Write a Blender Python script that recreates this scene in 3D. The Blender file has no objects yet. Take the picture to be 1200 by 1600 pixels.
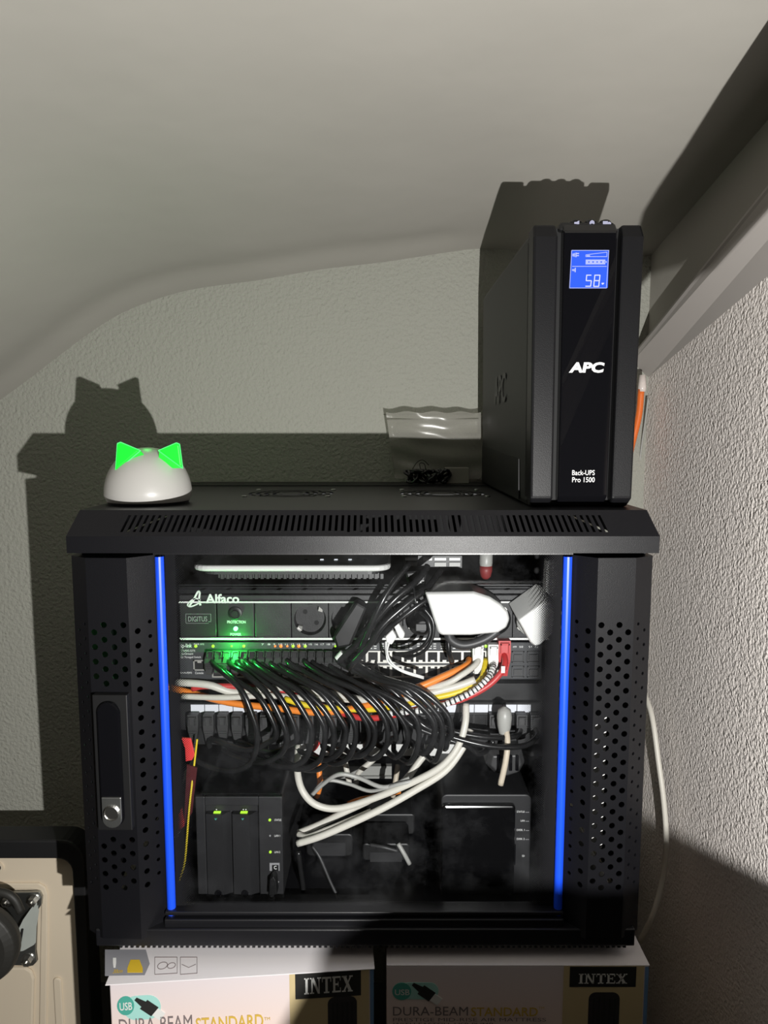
import bpy, math, random
from mathutils import Vector, Matrix
random.seed(4)
S = bpy.context.scene
C = S.collection
# ------------------------------------------------------------------ camera, world, lights, exposure
F = 1110.0
PITCH = math.radians(6.3)
CAMZ = 1.0
cd = bpy.data.cameras.new('camera'); cam = bpy.data.objects.new('camera', cd); C.objects.link(cam)
cam.location = (0, 0, CAMZ); cam.rotation_euler = (math.pi/2 - PITCH, 0, 0)
cd.sensor_fit = 'VERTICAL'; cd.sensor_height = 36; cd.lens = 36*F/1600; cd.clip_start = .01
S.camera = cam
W = bpy.data.worlds.new('world'); S.world = W; W.use_nodes = True
W.node_tree.nodes['Background'].inputs[0].default_value = (1.0, .93, .74, 1)
W.node_tree.nodes['Background'].inputs[1].default_value = .06
LIGHT = (.145, -.05, CAMZ-.215)
ld = bpy.data.lights.new('torch_light', 'SPOT'); ld.energy = 54; ld.spot_size = math.radians(138); ld.spot_blend = .15; ld.shadow_soft_size = .0035; ld.color = (1, .985, .95)
lo = bpy.data.objects.new('torch_light', ld); lo.location = LIGHT; lo.rotation_euler = (math.radians(98), 0, 0); C.objects.link(lo)
S.view_settings.view_transform = 'Standard'; S.view_settings.look = 'None'
S.view_settings.exposure = 0.0; S.view_settings.gamma = 1; S.view_settings.use_curve_mapping = False
# ------------------------------------------------------------------ helpers
cp, sp = math.cos(PITCH), math.sin(PITCH)
def ray(px, py):
    a, b = (px-600)/F, (800-py)/F
    return Vector((a, cp+b*sp, -sp+b*cp))
def P(px, py, Y):                      # the point at depth Y seen at a pixel of the photograph
    d = ray(px, py); t = Y/d.y
    return Vector((d.x*t, Y, CAMZ+d.z*t))
def PX(px, py, X):                     # the same on a plane x = X
    d = ray(px, py); t = X/d.x
    return Vector((X, d.y*t, CAMZ+d.z*t))
def PZ(px, py, z):
    d = ray(px, py); t = (z-CAMZ)/d.z
    return Vector((d.x*t, d.y*t, z))
BASE = {}
def tag(o, label=None, cat=None, group=None, kind=None):
    for k, v in (('label', label), ('category', cat), ('group', group), ('kind', kind)):
        if v: o[k] = v
    return o
def thing(name, label, cat, loc=(0, 0, 0), group=None, rotz=0):
    o = bpy.data.objects.new(name, None); C.objects.link(o); o.location = loc; o.rotation_euler = (0, 0, rotz)
    o.empty_display_size = .02; BASE[o.name] = Vector(loc)
    return tag(o, label, cat, group)
class MB:
    def __init__(s): s.v = []; s.f = []; s.mi = []; s.m = 0
    def add(s, vs, fs):
        n = len(s.v); s.v += [tuple(v) for v in vs]
        for f in fs: s.f.append([n+i for i in f]); s.mi.append(s.m)
        return s
    def box(s, x0, x1, y0, y1, z0, z1):
        return s.add([(x, y, z) for x in (x0, x1) for y in (y0, y1) for z in (z0, z1)],
                     [(0,1,3,2),(4,6,7,5),(0,4,5,1),(2,3,7,6),(0,2,6,4),(1,5,7,3)])
    def quad(s, *p): return s.add(p, [tuple(range(len(p)))])
    def extr(s, pts, vec):
        n = len(pts); vec = Vector(vec); a = [Vector(p) for p in pts]; b = [p+vec for p in a]
        return s.add(a+b, [tuple(range(n))[::-1], tuple(range(n, 2*n))] + [(i, (i+1) % n, n+(i+1) % n, n+i) for i in range(n)])
    def pris(s, poly, y0, y1):         # polygon in (x, z) pushed along y
        return s.extr([(x, y0, z) for x, z in poly], (0, y1-y0, 0))
    def loft(s, rings, cap=True):
        n = len(rings[0]); vs = [p for r in rings for p in r]; fs = []
        for k in range(len(rings)-1):
            for i in range(n): fs.append((k*n+i, k*n+(i+1) % n, (k+1)*n+(i+1) % n, (k+1)*n+i))
        if cap: fs += [tuple(range(n))[::-1], tuple(range((len(rings)-1)*n, len(rings)*n))]
        return s.add(vs, fs)
    def tube(s, path, r, n=8, mats=None):
        path = [Vector(p) for p in path]; rings = []; up = None
        for i, p in enumerate(path):
            t = (path[min(i+1, len(path)-1)]-path[max(i-1, 0)]).normalized()
            if up is None: up = t.orthogonal()
            up = (up - t*up.dot(t)).normalized(); q = t.cross(up)
            rr = r[i] if isinstance(r, (list, tuple)) else r
            rings.append([p+(up*math.cos(a)+q*math.sin(a))*rr for a in [2*math.pi*k/n for k in range(n)]])
        if mats:
            for i in range(len(rings)-1):
                s.m = mats[i % len(mats)]; s.loft(rings[i:i+2], cap=(i in (0, len(rings)-2)))
            return s
        return s.loft(rings)
    def lathe(s, prof, c, axis='z', n=24, cap=True):
        rings = []
        for r, h in prof:
            ring = []
            for k in range(n):
                a = 2*math.pi*k/n; u, w = r*math.cos(a), r*math.sin(a)
                ring.append((c[0]+u, c[1]+w, c[2]+h) if axis == 'z' else (c[0]+u, c[1]+h, c[2]+w) if axis == 'y' else (c[0]+h, c[1]+u, c[2]+w))
            rings.append(ring)
        return s.loft(rings, cap)
    def plate_hole(s, x0, x1, z0, z1, y, r, n=24, depth=.002, c=None):   # square plate with a round hole
        cx, cz = c or ((x0+x1)/2, (z0+z1)/2); inn = []; out = []
        for k in range(n):
            a = 2*math.pi*(k+.5)/n; dx, dz = math.cos(a), math.sin(a); inn.append((cx+r*dx, y, cz+r*dz))
            t = min((x1-cx)/dx if dx > 0 else (x0-cx)/dx, (z1-cz)/dz if dz > 0 else (z0-cz)/dz)
            out.append((cx+t*dx, y, cz+t*dz))
        deep = [(a, b+depth, c2) for a, b, c2 in inn]; od = [(a, b+depth, c2) for a, b, c2 in out]
        s.loft([od, out, inn, deep], False)
        for sx, sz in ((x0, z0), (x1, z0), (x0, z1), (x1, z1)):         # corners
            near = sorted(range(n), key=lambda k: (out[k][0]-sx)**2+(out[k][2]-sz)**2)[:2]
            s.quad((sx, y, sz), out[near[0]], out[near[1]])
        return s
    def build(s, name, mats, parent=None, smooth=False, bevel=0, label=None, origin=None, local=False, seg=2):
        me = bpy.data.meshes.new(name)
        off = Vector((0, 0, 0))
        root = parent
        while root is not None and root.parent is not None: root = root.parent
        if root is not None and not local: off = BASE.get(root.name, Vector((0, 0, 0)))
        if origin is not None: off = Vector(origin)
        me.from_pydata([tuple(Vector(v)-off) for v in s.v], [], s.f)
        if not isinstance(mats, (list, tuple)): mats = [mats]
        for m in mats: me.materials.append(m)
        me.polygons.foreach_set('material_index', s.mi)
        if smooth: me.polygons.foreach_set('use_smooth', [True]*len(s.f))
        me.update()
        o = bpy.data.objects.new(name, me); C.objects.link(o)
        if parent is not None: o.parent = parent
        if origin is not None: o.location = origin
        if parent is None: BASE[o.name] = Vector(origin) if origin is not None else Vector((0, 0, 0))
        import bmesh
        bm = bmesh.new(); bm.from_mesh(me); bmesh.ops.recalc_face_normals(bm, faces=bm.faces); bm.to_mesh(me); bm.free()
        if bevel:
            b = o.modifiers.new('bevel', 'BEVEL'); b.width = bevel; b.segments = seg; b.limit_method = 'ANGLE'
        if label: o['label'] = label
        return o
def dup(o, parent, loc, name=None):
    c = o.copy(); C.objects.link(c); c.parent = parent; c.location = loc
    if name: c.name = name
    return c
def rr(x0, x1, z0, z1, r, n=5):
    out = []
    for cx, cz, a0 in ((x1-r, z1-r, 0), (x0+r, z1-r, 90), (x0+r, z0+r, 180), (x1-r, z0+r, 270)):
        for k in range(n+1):
            a = math.radians(a0+90*k/n); out.append((cx+r*math.cos(a), cz+r*math.sin(a)))
    return out
def smooth_path(pts, n=6):
    pts = [Vector(p) for p in pts]; p = [pts[0]*2-pts[1]]+pts+[pts[-1]*2-pts[-2]]; out = []
    for i in range(1, len(p)-2):
        for k in range(n):
            t = k/n; a, b, c, d = p[i-1], p[i], p[i+1], p[i+2]
            out.append(.5*((2*b)+(c-a)*t+(2*a-5*b+4*c-d)*t*t+(3*b-a-3*c+d)*t**3))
    return out+[pts[-1]]
def text(s, name, m, parent, to3, x0, x1, z0, z1, bold=0, shear=0, depth=.0004, local=False, label=None):
    """lettering fitted to the rectangle x0..x1, z0..z1; to3(u, w, d) gives the 3D point"""
    cu = bpy.data.curves.new('t', 'FONT'); cu.body = s; cu.size = 1; cu.offset = bold; cu.shear = shear
    cu.resolution_u = 3; cu.align_x = 'CENTER'
    to = bpy.data.objects.new('t', cu); C.objects.link(to)
    bpy.context.view_layer.update()
    me = bpy.data.meshes.new_from_object(to.evaluated_get(bpy.context.evaluated_depsgraph_get()))
    bpy.data.objects.remove(to)
    xs = [v.co.x for v in me.vertices]; ys = [v.co.y for v in me.vertices]
    ax, bx, ay, by = min(xs), max(xs), min(ys), max(ys)
    if s.islower() is False and any(ch in s for ch in 'pgy'): pass
    mb = MB()
    mb.add([to3(x0+(v.co.x-ax)/(bx-ax)*(x1-x0), z0+(v.co.y-ay)/(by-ay)*(z1-z0), depth) for v in me.vertices],
           [tuple(p.vertices) for p in me.polygons])
    return mb.build(name, m, parent, local=local, label=label)
def tpx(s, name, m, parent, px0, py0, px1, py1, Y, **k):        # lettering on a plane facing the camera side
    a, b = P(px0, py0, Y), P(px1, py1, Y)
    return text(s, name, m, parent, lambda u, w, d: (u, Y-d, w), a.x, b.x, b.z, a.z, **k)
# ------------------------------------------------------------------ materials
def mat(name, col, rough=.5, metal=0, bump=None, emit=0, spec=.5, alpha=None, vary=0, vscale=8, coat=0, trans=0):
    m = bpy.data.materials.new(name); m.use_nodes = True; nt = m.node_tree; b = nt.nodes['Principled BSDF']
    b.inputs['Base Color'].default_value = (*[c*(.06 if emit else 1) for c in col], 1); b.inputs['Roughness'].default_value = rough
    b.inputs['Metallic'].default_value = metal; b.inputs['Specular IOR Level'].default_value = spec
    b.inputs['Coat Weight'].default_value = coat
    tc = nt.nodes.new('ShaderNodeTexCoord')
    if emit:
        b.inputs['Emission Color'].default_value = (*col, 1); b.inputs['Emission Strength'].default_value = emit
    if bump:
        sc, st, dist = bump
        n = nt.nodes.new('ShaderNodeTexNoise'); n.inputs['Scale'].default_value = sc; n.inputs['Detail'].default_value = 3
        bp = nt.nodes.new('ShaderNodeBump'); bp.inputs['Strength'].default_value = st; bp.inputs['Distance'].default_value = dist
        nt.links.new(tc.outputs['Object'], n.inputs['Vector']); nt.links.new(n.outputs['Fac'], bp.inputs['Height'])
        nt.links.new(bp.outputs['Normal'], b.inputs['Normal'])
    if vary:
        n = nt.nodes.new('ShaderNodeTexNoise'); n.inputs['Scale'].default_value = vscale; n.inputs['Detail'].default_value = 5
        mx = nt.nodes.new('ShaderNodeMix'); mx.data_type = 'RGBA'
        mx.inputs['A'].default_value = (*[c*(1-vary) for c in col], 1); mx.inputs['B'].default_value = (*[min(1, c*(1+vary)) for c in col], 1)
        nt.links.new(tc.outputs['Object'], n.inputs['Vector']); nt.links.new(n.outputs['Fac'], mx.inputs['Factor'])
        nt.links.new(mx.outputs['Result'], b.inputs['Base Color'])
    return m
def stucco(name, col, scale, strength, dist):
    m = mat(name, col, .9, spec=.2); nt = m.node_tree; b = nt.nodes['Principled BSDF']
    tc = nt.nodes.new('ShaderNodeTexCoord')
    n1 = nt.nodes.new('ShaderNodeTexNoise'); n1.inputs['Scale'].default_value = scale; n1.inputs['Detail'].default_value = 2.5; n1.inputs['Roughness'].default_value = .55
    n2 = nt.nodes.new('ShaderNodeTexVoronoi'); n2.feature = 'SMOOTH_F1'; n2.inputs['Scale'].default_value = scale*.8
    ad = nt.nodes.new('ShaderNodeMath'); ad.operation = 'MULTIPLY_ADD'; ad.inputs[1].default_value = .45
    bp = nt.nodes.new('ShaderNodeBump'); bp.inputs['Strength'].default_value = strength; bp.inputs['Distance'].default_value = dist
    for n in (n1, n2): nt.links.new(tc.outputs['Object'], n.inputs['Vector'])
    nt.links.new(n2.outputs['Distance'], ad.inputs[0]); nt.links.new(n1.outputs['Fac'], ad.inputs[2])
    nt.links.new(ad.outputs[0], bp.inputs['Height']); nt.links.new(bp.outputs['Normal'], b.inputs['Normal'])
    return m
M = {}
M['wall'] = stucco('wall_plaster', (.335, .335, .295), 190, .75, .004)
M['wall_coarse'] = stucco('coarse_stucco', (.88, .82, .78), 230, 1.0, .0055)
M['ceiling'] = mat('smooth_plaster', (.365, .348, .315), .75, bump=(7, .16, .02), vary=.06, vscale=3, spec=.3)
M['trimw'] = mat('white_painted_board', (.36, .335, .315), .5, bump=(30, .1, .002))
M['floor'] = mat('grey_floor', (.05, .047, .044), .8, vary=.2)
M['black'] = mat('black_powder_coat', (.0048, .0048, .0062), .38, bump=(1400, .28, .0005), spec=.30)
M['blacksm'] = mat('black_satin_metal', (.006, .006, .0075), .36, bump=(900, .2, .0004))
M['blackp'] = mat('black_plastic', (.007, .007, .0075), .45, spec=.4)
M['dark'] = mat('dark_inside', (.004, .004, .0045), .75)
M['upsside'] = mat('charcoal_plastic', (.017, .017, .0165), .55, bump=(1200, .15, .0003))
M['upsbez'] = mat('black_textured_bezel', (.006, .006, .007), .40, spec=.22, bump=(1100, .3, .0004))
M['gloss'] = mat('glossy_black', (.004, .004, .005), .025)
M['cable'] = mat('black_cable_jacket', (.012, .012, .0125), .26, bump=(60, .12, .002), spec=.5)
M['boot'] = mat('black_boot_plastic', (.038, .038, .039), .45)
M['silver'] = mat('nickel', (.62, .61, .58), .28, metal=1, bump=(40, .1, .002))
M['steel'] = mat('dull_steel', (.42, .43, .42), .38, metal=1, vary=.15, vscale=60)
M['zinc'] = mat('zinc_plated', (.52, .56, .53), .34, metal=.25, vary=.12, vscale=40)
M['blue'] = mat('blue_strip_plastic', (.010, .075, .80), .38, spec=.4)
M['white'] = mat('white_plastic', (.72, .72, .70), .35, bump=(200, .05, .0005))
M['whitecab'] = mat('white_cable_jacket', (.60, .58, .52), .42, bump=(90, .1, .001))
M['greycab'] = mat('grey_cable_jacket', (.36, .36, .34), .4)
M['ivory'] = mat('ivory_cable_jacket', (.55, .48, .38), .45)
M['orange'] = mat('orange_cable_jacket', (.82, .24, .035), .42)
M['yellow'] = mat('yellow_cable_jacket', (.72, .55, .025), .42)
M['red'] = mat('red_cable_jacket', (.50, .035, .035), .4)
M['print'] = mat('white_print', (.75, .75, .74), .6)
M['printdim'] = mat('grey_print', (.26, .26, .27), .6)
M['label'] = mat('white_label', (.72, .74, .80), .5)
M['catwhite'] = mat('white_lamp_dome', (.42, .41, .39), .36, spec=.4)
M['ear'] = mat('green_lit_ear', (.010, 1.0, .045), .4, emit=.92)
M['earrim'] = mat('green_lit_ear_rim', (.10, 1.0, .22), .4, emit=1.2)
M['greenled'] = mat('green_led', (.12, 1.0, .25), .4, emit=9)
M['ledy'] = mat('yellow_green_led', (.42, .80, .04), .4, emit=1.5)
M['ledo'] = mat('orange_led', (1.0, .22, .02), .4, emit=2.0)
M['ledw'] = mat('white_led', (.9, .95, 1.0), .4, emit=1.0)
M['lcd'] = mat('blue_backlit_screen', (.035, .125, .95), .25, emit=1.0)
M['lcdink'] = mat('lit_screen_segments', (.46, .52, 1.0), .4, emit=1.0)
M['lcdinkb'] = mat('bright_screen_segments', (.72, .74, 1.0), .4, emit=1.0)
M['btnink'] = mat('lit_button_symbol', (.6, .6, .8), .4, emit=.7)
M['pdu'] = mat('pdu_black_plastic', (.012, .012, .013), .5, bump=(700, .3, .0005), vary=.25, vscale=350)
M['switch'] = mat('switch_dark_grey_metal', (.036, .038, .042), .5, bump=(900, .1, .0003))
M['portm'] = mat('port_shield_metal', (.55, .54, .50), .4, metal=.6)
M['nas'] = mat('nas_black_plastic', (.017, .017, .0185), .5, bump=(900, .2, .0003))
M['cream'] = mat('cream_enamel', (.72, .62, .48), .28, bump=(12, .06, .004), spec=.5)
M['rubber'] = mat('black_rubber', (.010, .010, .011), .5)
M['tyre'] = mat('caster_tyre', (.028, .027, .024), .55)
M['kraft'] = mat('box_inner_white', (.66, .63, .64), .6, bump=(40, .05, .001))
M['boxy'] = mat('box_yellow_print', (.50, .40, .22), .45)
M['plate'] = mat('box_dark_plate', (.018, .018, .017), .45)
M['photo'] = mat('box_dark_picture', (.03, .027, .028), .4, vary=.5, vscale=60)
M['teal'] = mat('teal_print', (.06, .30, .24), .45)
M['tealpale'] = mat('pale_teal_print', (.30, .55, .50), .45)
M['txtgrey'] = mat('box_grey_lettering', (.16, .13, .13), .5)
M['txtgold'] = mat('box_gold_lettering', (.55, .36, .06), .45)
M['txtpale'] = mat('box_pale_lettering', (.60, .60, .58), .5)
M['iconbg'] = mat('grey_icon_ground', (.25, .25, .27), .5)
M['boxblue'] = mat('box_blue_edge', (.12, .22, .38), .45)
M['paper'] = mat('grey_cardboard', (.22, .21, .18), .7)
M['bulbred'] = mat('red_plastic', (.72, .05, .05), .4)
M['orangeclear'] = mat('orange_tube_plastic', (.75, .16, .03), .3)
M['clearcap'] = mat('milky_clear_plastic', (.70, .62, .58), .25)
M['foam'] = mat('dark_grey_fabric', (.02, .02, .022), .9)
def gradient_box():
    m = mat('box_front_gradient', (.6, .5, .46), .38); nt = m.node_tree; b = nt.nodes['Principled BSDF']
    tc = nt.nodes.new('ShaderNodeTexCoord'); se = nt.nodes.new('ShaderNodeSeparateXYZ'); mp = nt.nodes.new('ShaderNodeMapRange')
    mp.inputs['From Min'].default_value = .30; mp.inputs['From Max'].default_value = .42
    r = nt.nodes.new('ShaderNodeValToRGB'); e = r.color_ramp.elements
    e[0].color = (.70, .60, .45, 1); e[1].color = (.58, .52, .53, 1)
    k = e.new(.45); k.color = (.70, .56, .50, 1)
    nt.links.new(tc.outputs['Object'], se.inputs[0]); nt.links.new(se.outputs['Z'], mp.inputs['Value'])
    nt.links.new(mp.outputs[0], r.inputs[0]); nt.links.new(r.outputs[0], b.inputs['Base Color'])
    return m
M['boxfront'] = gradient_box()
def pane_mat(name, dust, tint, film=0):
    m = bpy.data.materials.new(name); m.use_nodes = True; nt = m.node_tree; nt.nodes.clear()
    out = nt.nodes.new('ShaderNodeOutputMaterial'); tr = nt.nodes.new('ShaderNodeBsdfTransparent'); gl = nt.nodes.new('ShaderNodeBsdfGlossy')
    tr.inputs[0].default_value = (*tint, 1); gl.inputs['Roughness'].default_value = .03 if not film else .22
    fr = nt.nodes.new('ShaderNodeFresnel'); fr.inputs[0].default_value = 1.45
    mx = nt.nodes.new('ShaderNodeMixShader'); df = nt.nodes.new('ShaderNodeBsdfDiffuse'); df.inputs[0].default_value = (.7, .72, .76, 1) if not film else (.42, .41, .37, 1)
    mx2 = nt.nodes.new('ShaderNodeMixShader'); tc = nt.nodes.new('ShaderNodeTexCoord')
    no = nt.nodes.new('ShaderNodeTexNoise'); no.inputs['Scale'].default_value = 9; no.inputs['Detail'].default_value = 8 if not film else 1; no.inputs['Roughness'].default_value = .75
    mr = nt.nodes.new('ShaderNodeMapRange'); mr.inputs['From Min'].default_value = .45; mr.inputs['From Max'].default_value = .8
    mr.inputs['To Min'].default_value = film; mr.inputs['To Max'].default_value = film+dust
    L = nt.links.new
    L(tc.outputs['Object'], no.inputs['Vector']); L(no.outputs['Fac'], mr.inputs['Value'])
    L(fr.outputs[0], mx.inputs[0]); L(tr.outputs[0], mx.inputs[1]); L(gl.outputs[0], mx.inputs[2])
    L(mr.outputs[0], mx2.inputs[0]); L(mx.outputs[0], mx2.inputs[1]); L(df.outputs[0], mx2.inputs[2]); L(mx2.outputs[0], out.inputs[0])
    return m
M['glass'] = pane_mat('clear_door_glass', .018, (.95, .955, .96))
M['bag'] = pane_mat('thin_clear_film', .10, (.86, .86, .83), .36)
def frit(name, xa, xb):                 # printed dot screen, dense at xa and open at xb
    m = bpy.data.materials.new(name); m.use_nodes = True; nt = m.node_tree; nt.nodes.clear(); L = nt.links.new
    out = nt.nodes.new('ShaderNodeOutputMaterial'); tr = nt.nodes.new('ShaderNodeBsdfTransparent'); df = nt.nodes.new('ShaderNodeBsdfPrincipled')
    df.inputs['Base Color'].default_value = (.008, .008, .009, 1); df.inputs['Roughness'].default_value = .8; df.inputs['Specular IOR Level'].default_value = .1
    tc = nt.nodes.new('ShaderNodeTexCoord'); se = nt.nodes.new('ShaderNodeSeparateXYZ'); L(tc.outputs['Object'], se.inputs[0])
    def mth(op, a, b=None):
        n = nt.nodes.new('ShaderNodeMath'); n.operation = op
        for i, q in enumerate((a, b)):
            if q is None: continue
            if isinstance(q, (int, float)): n.inputs[i].default_value = q
            else: L(q, n.inputs[i])
        return n.outputs[0]
    k = 2*math.pi/.0026
    a = mth('COSINE', mth('MULTIPLY', mth('ADD', se.outputs['X'], se.outputs['Z']), k))
    b = mth('COSINE', mth('MULTIPLY', mth('SUBTRACT', se.outputs['X'], se.outputs['Z']), k))
    val = mth('ADD', a, b)
    mr = nt.nodes.new('ShaderNodeMapRange'); mr.inputs['From Min'].default_value = min(xa, xb); mr.inputs['From Max'].default_value = max(xa, xb)
    lo_, hi_ = -2.3, 1.7
    mr.inputs['To Min'].default_value = lo_ if xa < xb else hi_; mr.inputs['To Max'].default_value = hi_ if xa < xb else lo_
    L(se.outputs['X'], mr.inputs['Value'])
    fac = mth('GREATER_THAN', val, mr.outputs[0])
    mx = nt.nodes.new('ShaderNodeMixShader'); L(fac, mx.inputs[0]); L(tr.outputs[0], mx.inputs[1]); L(df.outputs[0], mx.inputs[2]); L(mx.outputs[0], out.inputs[0])
    return m
# ------------------------------------------------------------------ the room
YW, XW = 1.20, .44
def struct(o): o['kind'] = 'structure'; return o
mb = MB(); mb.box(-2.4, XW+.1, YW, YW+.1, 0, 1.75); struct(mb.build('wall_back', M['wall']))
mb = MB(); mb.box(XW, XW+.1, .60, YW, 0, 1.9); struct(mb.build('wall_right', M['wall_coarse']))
M['doorwood'] = mat('added_door_wood', (.030, .019, .013), .55, bump=(25, .2, .002), vary=.3, vscale=14)
mb = MB(); mb.box(XW+.02, XW+.06, -1.2, .54, 0, 1.9); d1 = struct(mb.build('added_door', M['doorwood']))  # unseen dark door, added to cut light bouncing off this side
mb = MB()
for z0, z1 in ((.15, .75), (.85, 1.6)): mb.box(XW+.012, XW+.02, -.9, .42, z0, z1)
mb.box(XW, XW+.06, .54, .60, 0, 1.9); mb.build('added_door_frame', M['doorwood'], d1)
mb = MB(); mb.box(-2.5, -2.4, -1.2, YW+.1, 0, 1.9); struct(mb.build('wall_left', M['wall']))
mb = MB(); mb.box(-2.5, XW+.1, -1.2, YW+.1, -.05, 0); struct(mb.build('floor', M['floor']))
junc = [(0, 625), (40, 597), (65, 577), (100, 550), (140, 520), (175, 497), (200, 484), (250, 465), (300, 452), (350, 445), (400, 439), (450, 430), (500, 421), (600, 410), (740, 388), (1000, 400)]
JP = [(P(a, b, YW).x, P(a, b, YW).z) for a, b in junc]
def zj(x):
    if x <= JP[0][0]: return JP[0][1] + (x-JP[0][0])*.75
    for (a, za), (b, zb) in zip(JP, JP[1:]):
        if x <= b: return za+(zb-za)*(x-a)/(b-a)
    return JP[-1][1]
def zjs(x): return sum(zj(x+d) for d in (-.02, -.01, 0, .01, .02))/5
def zc(x, y):
    d = YW-y
    base = zjs(x) + .19*d - .0*d
    # soft cove where ceiling meets wall, and a blend that evens the junction line out towards the room
    flat = 1.30 + .16*d
    k = 1-math.exp(-d/.55)
    w = max(0, min(1, (x+.85)/.9)); w = w*w*(3-2*w)
    return base*(1-k*w*.75) + flat*k*w*.75 + .005*math.exp(-((d-.05)/.03)**2)*(1 if x < .1 else .3)
nx, ny = 120, 70
vs = []; fs = []
for j in range(ny+1):
    y = YW - (j/ny)**1.6*2.3
    for i in range(nx+1):
        x = -2.4 + (XW+2.4)*(1-(1-i/nx)**1.35); vs.append((x, y, zc(x, y)))
for j in range(ny):
    for i in range(nx): a = j*(nx+1)+i; fs.append((a, a+1, a+nx+2, a+nx+1))
mb = MB(); mb.add(vs, fs); struct(mb.build('ceiling', M['ceiling'], smooth=True))
# sloping white board along the right wall and an added, unseen board shaped to shadow the ceiling
def tz(y, z0, s): return CAMZ + z0 + s*(YW-y)
mb = MB(); r = []
for y in (YW, .2):
    r.append([(XW, y, tz(y, .093, .24)), (.412, y, tz(y, .118, .30)), (.410, y, tz(y, .124, .335)), (.412, y, tz(y, .130, .335)), (XW, y, tz(y, .145, .335))])
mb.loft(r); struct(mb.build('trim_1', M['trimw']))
mb = MB(); r = []
for x, y, z, zo in ((.335, .45, 1.345, 1.47), (.325, .593, 1.292, 1.45), (.300, .562, 1.203, 1.44), (.271, .498, 1.103, 1.43), (.255, .464, 1.053, 1.42), (.246, .444, 1.021, 1.42), (.246, .436, .955, 1.41), (.272, .438, .985, 1.41), (.305, .438, 1.072, 1.41), (.340, .442, 1.155, 1.41)):
    r.append([(x, y, z), (XW, y, zo), (XW, y-.03, zo), (x, y-.03, z)])
mb.loft(r)
struct(mb.build('shade_board', M['trimw']))  # unseen, put in only to shade the right of the ceiling
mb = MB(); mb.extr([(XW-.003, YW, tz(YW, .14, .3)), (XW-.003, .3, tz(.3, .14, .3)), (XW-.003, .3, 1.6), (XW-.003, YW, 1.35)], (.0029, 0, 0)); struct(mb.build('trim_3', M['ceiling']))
# ------------------------------------------------------------------ the rack cabinet
XL, XR, YF, YB = -.3255, .2824, .72, 1.165
ZT, ZB = .9208, .434
rack = thing('server_rack', 'black wall-mount server cabinet with a glass door and blue strips, standing on two cartons', 'server rack', ((XL+XR)/2, YF, ZB))
# lid with real slots and fan openings
lid = MB()
zt, zm, zb = ZT, .8955, .8780
yt = YF+.016
def lidface(u, w):                     # u along x, w 0..1 up the sloping face
    e = .0085*w
    x0, x1 = XL+e, XR-e
    return (x0+(x1-x0)*u, YF+(yt-YF)*w, zm+(zt-zm)*w)
ps = []
n_slot = 78; ua, ub = .091, .913
w0, w1 = .16, .80
lid.quad(lidface(0, 0), lidface(1, 0), lidface(1, w0), lidface(0, w0)); lid.quad(lidface(0, w1), lidface(1, w1), lidface(1, 1), lidface(0, 1))
edges = [0]
for k in range(n_slot):
    c = ua+(ub-ua)*k/(n_slot-1); h = .0024; edges += [c-h, c+h]
edges.append(1)
for k in range(0, len(edges), 2):
    a, b = edges[k], edges[k+1]
    lean = lambda u: (.5-u)*.003
    q = [lidface(a-lean(a)*(k > 0), w0), lidface(b-lean(b)*(k < len(edges)-2), w0), lidface(b+lean(b)*(k < len(edges)-2), w1), lidface(a+lean(a)*(k > 0), w1)]
    lid.extr(q, (0, .0012, -.0006))
lid.quad((XL, YF, zb), (XR, YF, zb), (XR, YF, zm), (XL, YF, zm))
lid.quad((XL, YF, zb), (XR, YF, zb), (XR, YF+.02, zb), (XL, YF+.02, zb))
e = .0085
for x0, x1 in ((XL, XL+e), (XR, XR-e)):
    lid.quad((x0, YF, zb), (x0, YB, zb), (x0, YB, zm), (x0, YF, zm)); lid.quad((x0, YF, zm), (x0, YB, zm), (x1, YB, zt), (x1, yt, zt))
lid.quad((XL, YB, zb), (XR, YB, zb), (XR, YB, zm), (XL, YB, zm)); lid.quad((XL, YB, zm), (XR, YB, zm), (XR-e, YB, zt), (XL+e, YB, zt))
fans = [P(455, 771, .945).x, P(691, 771, .945).x]; fy = .945; fh = .061
xe = [XL+e, fans[0]-fh, fans[0]+fh, fans[1]-fh, fans[1]+fh, XR-e]
lid.box(xe[0], xe[5], yt, fy-fh, zt-.0012, zt); lid.box(xe[0], xe[5], fy+fh, YB, zt-.0012, zt)
for a, b in ((0, 1), (2, 3), (4, 5)): lid.box(xe[a], xe[b], fy-fh, fy+fh, zt-.0012, zt)
lid.box(xe[0]+.02, xe[5]-.02, 1.075, YB-.01, zt, zt+.0012)
lid_o = lid.build('lid', M['black'], rack)
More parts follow.
